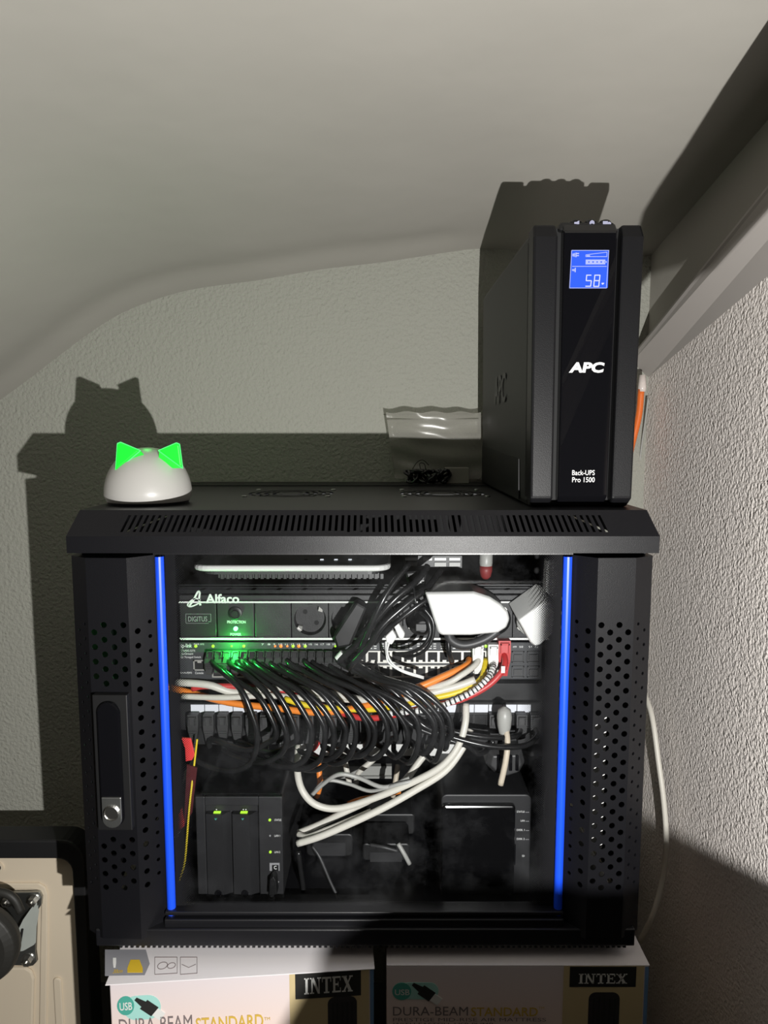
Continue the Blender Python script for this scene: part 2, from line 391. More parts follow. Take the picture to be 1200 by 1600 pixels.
for cx in fans:
    g = MB(); n = 40
    def ring(r, z): return [(cx+r*math.cos(2*math.pi*k/n), fy+r*math.sin(2*math.pi*k/n), z) for k in range(n)]
    sq = []
    for k in range(n):
        a = 2*math.pi*k/n; t = fh/max(abs(math.cos(a)), abs(math.sin(a))); sq.append((cx+t*math.cos(a), fy+t*math.sin(a), zt))
    g.loft([sq, ring(.0565, zt), ring(.0565, zt-.0015)], False)
    for r0, r1 in ((.047, .052), (.036, .0415), (.025, .0305), (.0, .0195)):
        if r0: g.loft([ring(r0, zt), ring(r1, zt), ring(r1, zt-.0015), ring(r0, zt-.0015), ring(r0, zt)], False)
        else: g.add(ring(r1, zt), [tuple(range(n))])
    for a in (45, 135, 225, 315):
        c, s_ = math.cos(math.radians(a)), math.sin(math.radians(a)); q = .003
        g.quad((cx+c*.015-s_*q, fy+s_*.015+c*q, zt), (cx+c*.057-s_*q, fy+s_*.057+c*q, zt), (cx+c*.057+s_*q, fy+s_*.057-c*q, zt), (cx+c*.015+s_*q, fy+s_*.015-c*q, zt))
    go = g.build('fan_grille', M['black'], lid_o)
    f2 = MB(); f2.lathe([(.012, 0), (.012, .006), (.0, .006)], (cx, fy, zt-.022), n=16)
    for k in range(7):
        a = 2*math.pi*k/7; c, s_ = math.cos(a), math.sin(a); b = a+.55
        f2.quad((cx+c*.012, fy+s_*.012, zt-.022), (cx+c*.052, fy+s_*.052, zt-.024), (cx+math.cos(b)*.052, fy+math.sin(b)*.052, zt-.016), (cx+math.cos(b)*.012, fy+math.sin(b)*.012, zt-.017))
    f2.build('fan_blades', M['dark'], lid_o)
    for sx in (-1, 1):
        for sy in (-1, 1):
            sc = MB(); sc.lathe([(.0035, 0), (.0035, .0012), (.002, .0018)], (cx+sx*.0525, fy+sy*.0525, zt), n=10); sc.build('screw', M['steel'], lid_o)
# body shell
b = MB(); b.box(XL+.006, XL+.0075, .742, YB, ZB+.03, zb); b.build('side_panel', M['black'], rack)
b = MB(); b.box(XR-.0075, XR-.006, .742, YB, ZB+.03, zb); b.build('side_panel', M['black'], rack)
b = MB(); b.box(XL+.006, XR-.006, YB-.004, YB, ZB, zb); b.build('back_panel', M['dark'], rack)
b = MB(); b.box(XL+.008, XR-.006, YF+.012, YB, ZB+.004, ZB+.018); b.box(XL+.008, XR-.006, YF+.006, YF+.03, ZB+.004, ZB+.024)
b.build('base', M['blacksm'], rack, bevel=.0015)
b = MB()
for k in range(92):
    x = XL+.034+k*(XR-XL-.050)/91; b.box(x-.0016, x+.0016, YF+.009, YF+.03, ZB, ZB+.0045)
b.box(XL+.01, XR-.008, YF+.02, YF+.045, ZB+.0005, ZB+.004)
o = b.build('bottom_vent', M['blacksm'], rack); o['kind'] = 'stuff'
for px, Yv in ((525, .765), (945, .765), (200, 1.10), (930, 1.10)):
    q = PZ(px, 1495, ZB) if Yv < 1 else Vector((XL+.06 if px < 600 else XR-.06, Yv, ZB))
    b = MB(); b.box(q.x-.034, q.x+.034, Yv-.02, Yv+.03, .4225, ZB+.001); b.build('foot', M['rubber'], rack, bevel=.003)
# rails
ye = .83
for xa, xb in ((P(262, 1100, ye).x, P(279, 1100, ye).x), (P(851, 1100, ye).x, P(878, 1100, ye).x)):
    b = MB(); b.box(xa, xb, ye+.004, ye+.006, ZB+.02, zb); b.box(min(xa, xb, key=abs)*0+ (xa if xa < 0 else xb)-.001, (xa if xa < 0 else xb)+.001, ye+.004, ye+.05, ZB+.02, zb)
    b.build('mounting_rail', M['blacksm'], rack)
b = MB(); b.box(.2215, .2400, .7365, .7385, P(0, 1325, .737).z, P(0, 1120, .737).z); b.build('hinge_bracket', M['white'], rack, label='pale bracket showing through the pillar holes')
# door: two folded, perforated pillars
ZP0, ZP1 = .4495, .8725
def perforated(mb, p0, p1, z0, z1, cols, hz0, hz1, pitch, skip=None, thick=.0012):
    """panel from p0 to p1 (x, y), holes in columns: (fraction along, radius, half-step)"""
    p0, p1 = Vector((p0[0], p0[1], 0)), Vector((p1[0], p1[1], 0)); u = p1-p0; Ln = u.length; u.normalize()
    nrm = Vector((-u.y, u.x, 0)); nrm = nrm if nrm.y > 0 else -nrm
    def pt(s, z, d=0): return p0+u*s+nrm*d+Vector((0, 0, z))
    cols = sorted(cols); mids = [0]+[(cols[i][0]+cols[i+1][0])/2*Ln for i in range(len(cols)-1)]+[Ln]
    rows = int((hz1-hz0)/pitch)
    for i, (c, r, half) in enumerate(cols):
        s0, s1, sc = mids[i], mids[i+1], c*Ln
        st = hz0+(pitch/2 if half else 0); z = st
        mb.quad(pt(s0, z0), pt(s1, z0), pt(s1, st), pt(s0, st))
        n = rows if not half else rows-0
        for k in range(n):
            za, zb_ = st+k*pitch, st+(k+1)*pitch; zc_ = (za+zb_)/2
            if skip and skip[0] < zc_ < skip[1]:
                mb.quad(pt(s0, za), pt(s1, za), pt(s1, zb_), pt(s0, zb_)); continue
            inn = [pt(sc+r*math.cos(a), zc_+r*math.sin(a)) for a in [math.pi/4*q for q in range(8)]]
            dep = [pt(sc+r*math.cos(a), zc_+r*math.sin(a), thick) for a in [math.pi/4*q for q in range(8)]]
            outr = [pt(s1, zc_), pt(s1, zb_), pt(sc, zb_), pt(s0, zb_), pt(s0, zc_), pt(s0, za), pt(sc, za), pt(s1, za)]
            mb.loft([outr, inn, dep], False)
        mb.quad(pt(s0, st+n*pitch), pt(s1, st+n*pitch), pt(s1, z1), pt(s0, z1))
hz0, hz1, pit = CAMZ-.4985, CAMZ-.184, .0158
def pillar(prof, skip):                # profile corners from the outer edge to the blue strip
    a, b_, c, d = prof
    mb = MB()
    ab = [(.33, .0019, 0), (.72, .0019, 1)]; bc = [(.14, .0034, 0), (.38, .0034, 1), (.62, .0034, 0), (.86, .0034, 1)]; cd_ = [(.30, .0033, 0), (.74, .0022, 1)]
    perforated(mb, a, b_, ZP0, ZP1, ab, hz0, hz1, pit); perforated(mb, b_, c, ZP0, ZP1, bc, hz0, hz1, pit, skip); perforated(mb, c, d, ZP0, ZP1, cd_, hz0, hz1, pit)
    for z in (ZP0, ZP1): mb.quad(*[(x, y, z) for x, y in prof], (d[0], d[1]+.012, z), (a[0], a[1]+.03, z))
    mb.quad((a[0], a[1], ZP0), (a[0], a[1]+.03, ZP0), (a[0], a[1]+.03, ZP1), (a[0], a[1], ZP1))
    mb.quad((d[0], d[1], ZP0), (d[0], d[1]+.012, ZP0), (d[0], d[1]+.012, ZP1), (d[0], d[1], ZP1))
    return mb
skip = (CAMZ-.428, CAMZ-.266)
lp = pillar([(-.3285, .737), (-.3085, .7235), (-.2655, .722), (-.2427, .742)], skip).build('door_pillar', M['black'], rack, label='black perforated door pillar with the latch')
rp = pillar([(.2825, .737), (.2605, .7235), (.2208, .722), (.1988, .742)], None).build('door_pillar', M['black'], rack, label='black perforated door pillar on the hinge side')
for x in (-.2375, .1943):
    q = MB(); q.tube([(x, .741, .4585), (x, .741, .8710)], .0047, 14); q.build('blue_strip', M['blue'], rack, smooth=False)
gx0, gx1, gz0, gz1, gy = -.2385, .1955, .466, .8735, .7445
q = MB(); q.box(gx0, gx1, gy, gy+.004, gz0, gz1); glass = q.build('glass_pane', M['glass'], rack, label='dusty clear glass pane')
off = BASE[rack.name]
q = MB(); q.box(-.2327, -.2125, gy-.0004, gy-.0001, gz0, gz1); q.build('dot_border', frit('dot_screen', -.2335-off.x, -.2125-off.x), glass)
q = MB(); q.box(.1655, .1897, gy-.0004, gy-.0001, gz0, gz1); q.build('dot_border', frit('dot_screen_mirrored', .1905-off.x, .1655-off.x), glass)
q = MB(); q.box(-.2427, .1988, .730, .755, ZP0+.002, .4665); q.box(-.2427, .1988, .733, .752, .4690, .4735); q.build('door_bottom_rail', M['blacksm'], rack, bevel=.0012)
q = MB(); q.box(-.2427, .1988, .737, .755, .8735, .8765); q.build('door_top_rail', M['blacksm'], rack)
# latch
hz_b, hz_t = CAMZ-.4195, CAMZ-.2705
q = MB(); q.extr([(x, .7225, z) for x, z in rr(-.3040, -.2675, hz_b, hz_t, .001)], (0, -.009, 0)); lat = q.build('latch', M['blackp'], rack, bevel=.003)
q = MB(); q.pris(rr(-.2985, -.2740, CAMZ-.4135, CAMZ-.2765, .0118, 8), .7135, .7085); q.build('latch_lever', M['gloss'], lat, bevel=.0022)
q = MB(); q.pris(rr(-.2955, -.2755, CAMZ-.4125, CAMZ-.3785, .0095, 8)[12:] + [(-.2755, CAMZ-.3785), (-.2955, CAMZ-.3785)], .7085, .7065)
pl = [(-.2965+.0005, CAMZ-.379), (-.2755, CAMZ-.379)] ; q = MB()
arc = [(-.2858+.0102*math.cos(a), CAMZ-.4025+.0102*math.sin(a)) for a in [math.pi*k/10 for k in range(0, -11, -1)]]
q.pris([(-.2960, CAMZ-.379)]+[(x, z) for x, z in arc[::-1]]+[(-.2756, CAMZ-.379)], .7088, .7062); q.build('lock_plate', M['steel'], lat, bevel=.0006)
q = MB(); q.lathe([(.0085, 0), (.0085, -.0014), (.0072, -.0020), (.0072, -.0010), (.0, -.0010)], (-.2858, .7062, CAMZ-.3955), 'y', 20); q.build('lock_cylinder', M['silver'], lat)
# ------------------------------------------------------------------ equipment in the rack
def fp(px, py, Y=ye): return P(px, py, Y)
def rect(px0, py0, px1, py1, Y):
    a, b = P(px0, py0, Y), P(px1, py1, Y); return a.x, b.x, b.z, a.z
# white router on a vented shelf
x0, x1, z0, z1 = rect(297, 884, 611, 893.5, .815)
rt = thing('router', 'white slab-shaped router on the top shelf of the rack', 'router', ((x0+x1)/2, .815, z0-.01))
q = MB(); q.extr([(x, y, z0) for x, y in rr(x0, x1, .815, .955, .02)], (0, 0, z1-z0)); q.build('casing', M['white'], rt, bevel=.003)
q = MB(); q.extr([(x, y, z0-.004) for x, y in rr(x0+.012, x1-.012, .82, .945, .015)], (0, 0, .0045)); q.build('underside', M['boot'], rt)  # shade under the router put into the colour, here and on the comb
q = MB(); xx = x0+.034
while xx < x1-.012:
    q.box(xx, xx+.0035, .8205, .835, z0-.0095, z0-.0035); xx += .0067
q.box(x0+.03, x1-.014, .826, .94, z0-.0095, z0-.0035); o = q.build('vent_comb', M['boot'], rt); o['kind'] = 'stuff'
for px in (478, 503, 525, 547, 571):
    c = PZ(px, 874, z1+.0006); q = MB(); q.box(c.x-.002, c.x+.002, c.y-.002, c.y+.002, z1, z1+.0008); q.build('status_light', M['ledw'] if px not in (478, 571) else M['printdim'], rt)
x0, x1, z0, z1 = rect(280, 907, 850, 926, ye)
sh = thing('rack_shelf', 'black slotted steel shelf under the white router', 'shelf', ((x0+x1)/2, ye, z0))
q = MB(); zs = z1-.004
q.box(x0, x1, ye-.004, ye-.002, z0, z0+.004); q.box(x0, x1, ye-.004, 1.10, zs-.003, zs-.0015)
q.box(x0, x1, ye-.004, ye-.002, zs-.004, zs); xx = x0
while xx < x1-.02:
    q.quad((xx, ye-.004, z0+.004), (xx+.025, ye-.004, z0+.004), (xx+.029, ye-.003, zs-.004), (xx+.004, ye-.003, zs-.004)); xx += .030
q.build('shelf_plate', M['black'], sh)
# power strip
x0, x1, z0, z1 = rect(280, 929, 857, 1001, ye)
pd = thing('power_strip', 'black rack power strip with printed brand names, white lines and earthed sockets', 'power strip', ((x0+x1)/2, ye, z0))
zt_l, zt_b = P(0, 938, ye).z, P(0, 998, ye).z
q = MB(); q.box(x0, x1, ye+.012, ye+.05, z0, z1); q.box(x0, x1, ye-.002, ye+.012, zt_l, z1); q.box(x0, x1, ye-.002, ye+.012, z0, zt_b); q.build('housing', M['pdu'], pd, bevel=.001)
q = MB(); q.box(x0, x1-.0, ye-.0032, ye-.002, P(0, 941.2, ye).z, P(0, 938.8, ye).z); q.build('white_line', M['print'], pd)
q = MB(); q.box(x0, x1-.0, ye-.0032, ye-.002, P(0, 998.6, ye).z, P(0, 995.6, ye).z); q.build('white_line', M['print'], pd)
seps = [280, 338.6, 397.6, 455.4, 513.4, 571.4, 629.4, 687.4, 745.4, 801, 857]
for k in range(3):
    a, b = fp(seps[k], 970), fp(seps[k+1], 970); q = MB(); q.box(a.x+.0006, b.x-.0006, ye, ye+.012, zt_b+.0005, zt_l-.0005); q.build('blank_module', M['pdu'], pd, bevel=.0008)
zc0 = (zt_l+zt_b)/2
for k in range(3, 10):
    a, b = fp(seps[k], 970), fp(seps[k+1], 970); cx = (a.x+b.x)/2
    q = MB(); q.plate_hole(a.x+.0006, b.x-.0006, zt_b+.0005, zt_l-.0005, ye, .0192, 32, .004)
    so = q.build('socket', M['pdu'], pd)
    q = MB(); q.lathe([(.0192, .0), (.0185, .0115), (.0, .0115)], (cx, ye, zc0), 'y', 32, False); q.build('socket_cup', M['pdu'], so, smooth=False)
    q = MB(); q.box(cx-.0085, cx+.0085, ye+.0005, ye+.011, zc0+.0155, zc0+.0185); q.build('guide_rib', M['pdu'], so)
    for sx, sz in ((-.0068, .0068), (.0068, -.0068)):
        q = MB(); q.lathe([(.0029, .0), (.0029, -.0004), (.0, -.0004)], (cx+sx, ye+.0114, zc0+sz), 'y', 12); q.build('pin_hole', M['dark'], so)
    for sx, sz in ((-.0125, -.0115), (.0125, .0115)):
        q = MB(); q.extr([(cx+sx-.003, ye+.004, zc0+sz-.002), (cx+sx+.002, ye+.004, zc0+sz-.0035), (cx+sx+.003, ye+.004, zc0+sz+.002), (cx+sx-.002, ye+.004, zc0+sz+.003)], (0, .007, 0)); q.build('earth_clip', M['silver'], so)
c = fp(368, 958); q = MB(); q.lathe([(.0082, 0), (.0082, -.0028), (.0060, -.0034), (.0060, -.0010), (.0040, -.0010), (.0040, -.0048), (.0, -.0048)], (c.x, ye, c.z), 'y', 22); q.build('reset_button', M['blackp'], pd)
c = fp(368.5, 982); q = MB(); q.lathe([(.0026, 0), (.0026, -.0018), (.0014, -.0034), (.0, -.0036)], (c.x, ye, c.z), 'y', 14); q.build('power_light', M['greenled'], pd, smooth=True, label='bright green power light')
gd = bpy.data.lights.new('power_glow', 'POINT'); gd.color = (.03, 1, .10); gd.energy = .22; gd.shadow_soft_size = .002
g = bpy.data.objects.new('power_glow', gd); g.location = (c.x-.004, ye-.020, c.z-.018); C.objects.link(g)
tpx('PROTECTION', 'lettering', M['print'], pd, 355, 969.5, 384, 974, ye-.0002, bold=.012)
tpx('POWER', 'lettering', M['print'], pd, 360, 989, 377, 993, ye-.0002, bold=.012)
tpx('Alfaco', 'brand_lettering', M['print'], pd, 321, 928, 374, 942.5, ye-.0034, bold=.030)
tpx('DIGITUS', 'brand_lettering', M['printdim'], pd, 294, 963, 324, 971, ye-.0002, bold=.008)
q = MB(); a, b = fp(290, 959), fp(330, 974); t = .0004
for ax, bx, az, bz in ((a.x, b.x, a.z-t, a.z), (a.x, b.x-.003, b.z, b.z+t), (a.x, a.x+t, b.z, a.z), (b.x-t, b.x, b.z+.003, a.z), (b.x-.0035, b.x, b.z+.002, b.z+.0024)): q.box(ax, bx, ye-.0005, ye, az, bz)
q.build('brand_frame', M['printdim'], pd)
q = MB()                               # the looped A emblem
sw = [(293, 944), (300, 946), (308, 943), (315, 937), (312, 934), (304, 938), (300, 945)]
for path, rad in (([(295, 948), (302, 938), (309, 925), (312, 926), (311, 936), (313, 946)], .0011), ([(313, 938), (306, 935), (298, 939), (293, 945), (297, 948), (306, 945), (313, 941)], .0008)):
    pts = smooth_path([P(x, y, ye-.0042) for x, y in path], 5)
    for A, B in zip(pts, pts[1:]):
        dv = (B-A).normalized(); nn = Vector((-dv.z, 0, dv.x))*rad; q.extr([A-nn, B-nn, B+nn, A+nn], (0, .001, 0))
q.build('brand_emblem', M['print'], pd)
# network switch
x0, x1, z0, z1 = rect(279, 1003.5, 847, 1062, ye)
sw = thing('network_switch', 'dark grey network switch with two rows of ports and lit status lights', 'network switch', ((x0+x1)/2, ye, z0))
q = MB(); q.box(x0, x1, ye, ye+.22, z0, z1); q.build('chassis', M['switch'], sw, bevel=.0012)
def jack(w, h):                        # shielded jack, opening towards the room
    q = MB(); t = w*.10
    q.box(-w/2, -w/2+t, -.0015, .0, -h/2, h/2); q.box(w/2-t, w/2, -.0015, .0, -h/2, h/2); q.box(-w/2, w/2, -.0015, 0, h/2-t, h/2); q.box(-w/2, w/2, -.0015, 0, -h/2, -h/2+t)
    q.m = 1; q.quad((-w/2+t, -.0003, -h/2+t), (w/2-t, -.0003, -h/2+t), (w/2-t, -.0003, h/2-t), (-w/2+t, -.0003, h/2-t))
    q.m = 0; q.box(-w*.16, w*.16, -.0012, 0, h/2-t-.0022, h/2-t)
    return q
pitch = 18.6
proto = None
for col in range(24):
    for row in range(2):
        c = fp(341+pitch*col, 1026 if row == 0 else 1048.5)
        if proto is None: proto = jack(.0143, .0150 if row == 0 else .0150).build('port', [M['portm'], M['dark']], sw, local=True); o = proto
        else: o = dup(proto, sw, (0, 0, 0), 'port')
        o.location = Vector((c.x, ye, c.z))-BASE[sw.name]; o.rotation_euler = (0, math.pi if row == 0 else 0, 0)
for px in (809, 833):
    for py in (1026, 1049):
        c = fp(px, py); w, h = .0150, .0140; q = MB()
        q.box(c.x-w/2, c.x+w/2, ye-.0015, ye, c.z+h/2-.0012, c.z+h/2); q.box(c.x-w/2, c.x-w/2+.0012, ye-.0015, ye, c.z-h/2, c.z+h/2); q.box(c.x+w/2-.0012, c.x+w/2, ye-.0015, ye, c.z-h/2, c.z+h/2); q.box(c.x-w/2, c.x+w/2, ye-.0015, ye, c.z-h/2, c.z-h/2+.0012)
        q.box(c.x-.005, c.x+.005, ye-.002, ye, c.z-.004, c.z+.003); q.build('module_slot', M['steel'] if 0 else M['boot'], sw)
c = fp(312, 1039); q = jack(.0145, .0130); o = q.build('console_port', [M['portm'], M['dark']], sw, local=True); o.location = Vector((c.x, ye, c.z))-BASE[sw.name]
leds = {306: 'ledy', 333: 'ledy', 362: 'ledy', 381: 'ledy', 430: 'ledo', 439: 'ledo', 449: 'ledo', 458: 'ledy', 467: 'ledo', 477: 'ledy', 524: 'ledy', 531: 'ledy', 560: 'ledy', 759: 'ledy', 768: 'ledy', 787: 'ledy'}
for px, k in leds.items():
    c = fp(px, 1009.5); big = px in (306, 439, 467, 333, 381, 759, 768, 787, 458, 477)
    r_ = .0019 if big else .0013
    q = MB(); q.lathe([(r_, 0), (r_, -.0008), (.0, -.0012)], (c.x, ye, c.z), 'y', 10); q.build('status_light', M[k], sw)
tpx('tp-link', 'brand_lettering', M['print'], sw, 282.5, 1005.5, 300, 1013.5, ye, bold=.012)
tpx('T2600G-52TS', 'lettering', M['print'], sw, 283, 1015, 305, 1018, ye)
tpx('JetStream', 'lettering', M['print'], sw, 283, 1019.5, 302, 1024, ye, shear=.25)
tpx('L2 Managed Switch', 'lettering', M['print'], sw, 283, 1025, 314, 1029, ye)
tpx('Combo(RJ45)', 'lettering', M['print'], sw, 282, 1049.5, 300, 1053, ye)
tpx('Console', 'lettering', M['print'], sw, 305, 1049.5, 318, 1053, ye)
tpx('PWR SYS', 'lettering', M['print'], sw, 303, 1005.2, 319, 1007.6, ye)
for k in range(2, 24):
    px = 341+pitch*k
    if k in (0, 1, 2, 3, 11): continue
    if k < 12: tpx(f'{k*2-1}  {k*2}', 'port_numbers', M['print'], sw, px-7, 1005.2, px+7, 1008.0, ye)
    else:
        q = MB()
        for dx in (-3.5, 3.5):
            for py in (1006, 1009.5, 1013):
                c = fp(px+dx, py); q.box(c.x-.0016, c.x+.0016, ye-.0004, ye, c.z-.0005, c.z+.0005)
        q.build('port_marks', M['print'], sw)
tpx('49  50', 'port_numbers', M['print'], sw, 801, 1009, 817, 1012, ye); tpx('51  52', 'port_numbers', M['print'], sw, 826, 1009, 841, 1012, ye)
# patch panel
yp = .838
x0, x1, z0, z1 = rect(280, 1097.5, 848, 1163, yp)
pp = thing('patch_bay', 'black patch panel with a row of blank white label strips', 'patch panel', ((x0+x1)/2, yp, z0))
q = MB(); q.box(x0, x1, yp, yp+.004, z0, z1); q.build('panel', M['pdu'], pp)
zl0, zl1 = P(0, 1112.5, yp).z, P(0, 1100.5, yp).z
lp0 = None; jp0 = None
for k in range(24):
    cx = fp(309+22.15*k, 1106, yp).x
    q = MB(); q.box(cx-.0082, cx+.0082, yp-.0012, yp, zl0, zl1)
    if lp0 is None: lp0 = q.build('label_strip', M['label'], pp, origin=None); lx0 = cx
    else: dup(lp0, pp, (cx-lx0, 0, 0), 'label_strip')
    if jp0 is None:
        w = jack(.0150, .0165); jp0 = w.build('port', [M['blackp'], M['dark']], pp, local=True); jp0.location = Vector((cx, yp, P(0, 1127, yp).z))-BASE[pp.name]; jl = jp0.location.copy()
    else: dup(jp0, pp, (cx-lx0+jl.x, jl.y, jl.z), 'port')
# cable management bar behind the bundle of coloured leads
x0, x1, z0, z1 = rect(280, 1064, 848, 1096, ye+.015)
cm = thing('blanking_panel', 'plain black blanking panel between network switch and patch panel', 'panel', ((x0+x1)/2, ye+.015, z0))
q = MB(); q.box(x0, x1, ye+.015, ye+.018, z0, z1); q.box(x0, x1, ye+.006, ye+.015, z0, z0+.002); q.box(x0, x1, ye+.006, ye+.015, z1-.002, z1); q.build('panel', M['blackp'], cm)
# white slotted tray further back
x0, x1, z0, z1 = rect(470, 1151, 712, 1181, .90)
q = MB(); q.box(x0, x1, .90, .903, z0, z1); q.box(x0, x1, .90, 1.03, z1-.002, z1); tag(q.build('cable_tray', M['white'], origin=((x0+x1)/2, .90, z0)), 'white metal cable tray behind the loops of black leads', 'cable tray')
x0, x1, z0, z1 = rect(497, 1195, 612, 1214, 1.00)
q = MB(); q.box(x0, x1, 1.0, 1.004, z0, z1); q.box(x0, x1, .995, 1.0, z0, z0+.003); q.box(x0, x1, .995, 1.0, z1-.003, z1)
tag(q.build('terminal_bar', M['greycab'], origin=((x0+x1)/2, 1.0, z0)), 'grey terminal bar low behind the white cables', 'bracket')
# bracket with white pads under the lid
x0, x1, z0, z1 = rect(628, 869, 722, 888, .90)
br = thing('terminal_block', 'grey terminal block with white pads close under the lid', 'terminal block', ((x0+x1)/2, .90, z0))
q = MB(); q.box(x0, x1, .902, .91, z0, z1); q.build('body', M['boot'], br)
for a, b_ in ((633, 652), (661, 675), (679, 697), (702, 719)):
    for c0, c1 in ((871.5, 875.5), (879, 885)):
        if c0 > 875 and a == 661: continue
        r_ = rect(a, c0, b_, c1, .90); q = MB(); q.box(r_[0], r_[1], .8995, .902, r_[2], r_[3]); q.build('pad', M['white'] if c0 < 875 else M['greycab'], br)
x0, x1, z0, z1 = rect(756, 858, 770, 910, .83)
bt = thing('reflection_shape', 'grey shape with a dull red bottom standing in for a reflection in the glass under the lid', 'reflection stand-in', ((x0+x1)/2, .845, z0))  # solid shape in place of a reflection in the door glass
q = MB(); cx = (x0+x1)/2; q.lathe([(.007, .012), (.0080, .02), (.0080, z1-z0)], (cx, .85, z0), n=20); q.build('body', M['greycab'], bt, smooth=True)
q = MB(); q.lathe([(.003, 0), (.0060, .003), (.0078, .010), (.0079, .0165)], (cx, .85, z0), n=20); q.build('red_base', mat('dull_red_reflection', (.22, .03, .03), .5), bt, smooth=True)
# ---- plugs in the power strip
def block(poly, y0, y1, name, m, parent, bevel, inset=0):
    q = MB(); return None
a_ = [(664, 926), (862, 921), (864, 975), (852, 988), (690, 992)]
wa = thing('power_adapter', 'large white tapered power adapter overexposed by the torch, in the middle of the power strip', 'power adapter', tuple(P(735, 990, .80)))
y0_ = .782
front = [P(x, y, y0_) for x, y in [(664, 925), (740, 924), (765, 932), (782, 943), (793, 955), (796, 967), (791, 980), (778, 988), (735, 992), (690, 992), (684, 987)]]
back = [Vector((p.x*.97+.003, ye, p.z)) for p in front]
mid = [Vector((p.x, y0_+.012, p.z)) for p in front]; fr2 = [Vector((p.x+(front[0].x*0+P(725, 958, y0_).x-p.x)*.04, y0_-.004, p.z+(P(725, 958, y0_).z-p.z)*.08)) for p in front]
q = MB(); q.loft([fr2, front, mid, back]); q.build('casing', M['white'], wa, bevel=.002)
q = MB(); c = P(735, 998, .80); q.tube(smooth_path([P(700, 985, .79), P(705, 1000, .79), P(725, 1008, .79), P(755, 1000, .79), P(778, 985, .79)], 5), .0055, 10); q.build('strain_relief', M['boot'], wa, smooth=True)
# tilted white adapter
wb = thing('power_adapter', 'white rounded power adapter tilted in the last socket beside the dotted glass edge', 'power adapter', tuple(P(850, 1000, .80)))
fr_ = [P(x, y, .790) for x, y in [(808, 967), (852, 935), (861, 938), (866, 950), (863, 990), (843, 1007), (835, 1009), (828, 1003)]]
bk = [Vector((p.x-.004, ye-.006, p.z+.010)) for p in fr_]; cen = sum(fr_, Vector())/len(fr_)
q = MB(); q.loft([[p+(cen-p)*.06+Vector((0, -.004, 0)) for p in fr_], fr_, bk]); q.build('casing', M['white'], wb, bevel=.0015)
q = MB(); q.lathe([(.018, 0), (.018, -.008), (.016, -.010)], (fp(829, 968).x, ye, fp(829, 968).z), 'y', 24); q.build('plug_face', M['greycab'], wb)
q = MB(); r_ = [P(x, y, .80) for x, y in [(856, 876), (880, 872), (880, 930), (866, 937), (853, 926)]]; q.extr(r_, (0, .02, 0)); tag(q.build('document_pouch', M['white'], origin=tuple(P(870, 930, .80)), bevel=.002), 'white plastic block behind the dotted edge above the tilted adapter', 'plastic block')
# round black plug and small ones
def plug(px, py, r_, label, mt='blackp', tilt=(0, 0)):
    c = fp(px, py); t = thing('mains_plug', label, 'plug', (c.x, ye-.02, c.z))
    q = MB(); q.lathe([(r_, .0), (r_, -.012), (r_*.86, -.020), (r_*.6, -.030), (r_*.42, -.034)], (c.x, ye, c.z), 'y', 22); q.build('body', M[mt], t, smooth=False, bevel=.001)
    q = MB(); q.box(c.x-r_*.5, c.x+r_*.5, ye-.036, ye-.016, c.z-.0045, c.z+.0045); q.build('grip', M['boot'], t, bevel=.001)
    return t
plug(658, 968, .0165, 'round black mains plug just left of the large white adapter')
plug(600, 965, .0160, 'round black mains plug behind the slanting black cords')
c = fp(545, 985); t = thing('angled_plug', 'flat black angled mains plug leaning across the second socket', 'plug', tuple(P(540, 990, .80)))
q = MB(); q.extr([P(x, y, .80) for x, y in [(520, 995), (556, 940), (574, 950), (548, 1010), (526, 1014)]], (0, .022, 0)); q.build('body', M['blackp'], t, bevel=.003)
q = MB(); q.tube([P(527, 1030, .80), P(536, 1020, .80)], .004, 10); q.build('white_collar', M['white'], t)
# small white charger with two thin leads
sc_ = thing('usb_charger', 'small white plug-in charger with two thin white leads below the black cords', 'charger', tuple(P(615, 1000, .79)))
q = MB(); q.extr([P(x, y, .79) for x, y in [(612, 972), (619, 968), (633, 990), (631, 998), (625, 1001)]], (0, .02, 0)); q.build('body', M['white'], sc_, bevel=.002)
q = MB(); q.extr([P(x, y, .785) for x, y in [(602, 995), (613, 984), (620, 996), (612, 1008), (604, 1005)]], (0, .012, 0)); q.build('connector', M['white'], sc_, bevel=.0015)
q = MB(); q.tube(smooth_path([P(608, 1004, .785), P(605, 1018, .785), P(611, 1034, .783), P(628, 1047, .783), P(662, 1058, .785)], 6), .0012, 6); q.build('lead', M['white'], sc_, smooth=True)
q = MB(); q.tube(smooth_path([P(603, 1002, .787), P(604, 1022, .787), P(608, 1036, .786), P(630, 1050, .786), P(662, 1060, .789)], 6), .0012, 6); q.build('lead', M['white'], sc_, smooth=True)
# ------------------------------------------------------------------ cables
def cable(pts, r, m, name, label, cat='cable', group=None, n=8, sub=6, mats=None):
    path = smooth_path([P(*p) for p in pts], sub); q = MB(); q.tube(path, r, n, mats)
    o = q.build(name, m, smooth=True, origin=tuple(path[0])); return tag(o, label, cat, group)
def boot_mesh():
    q = MB()
    def ring(w, h, z, y=0): return [(-w, y-h, z), (w, y-h, z), (w, y+h, z), (-w, y+h, z)]
    q.loft([ring(.0062, .0050, .016), ring(.0064, .0056, .004), ring(.0060, .0055, -.004), ring(.0044, .0045, -.013), ring(.0036, .0036, -.020)])
    for k in range(4): q.box(-.0050+k*.0004, .0050-k*.0004, -.0064+k*.0005, .004, -.0052-k*.0032, -.0036-k*.0032)
    q.box(-.0046, -.0034, -.0086, -.005, .004, .014); q.box(.0034, .0046, -.0086, -.005, .004, .014); q.box(-.0046, .0046, -.0086, -.005, .0125, .0145)
    return q
BOOT = None
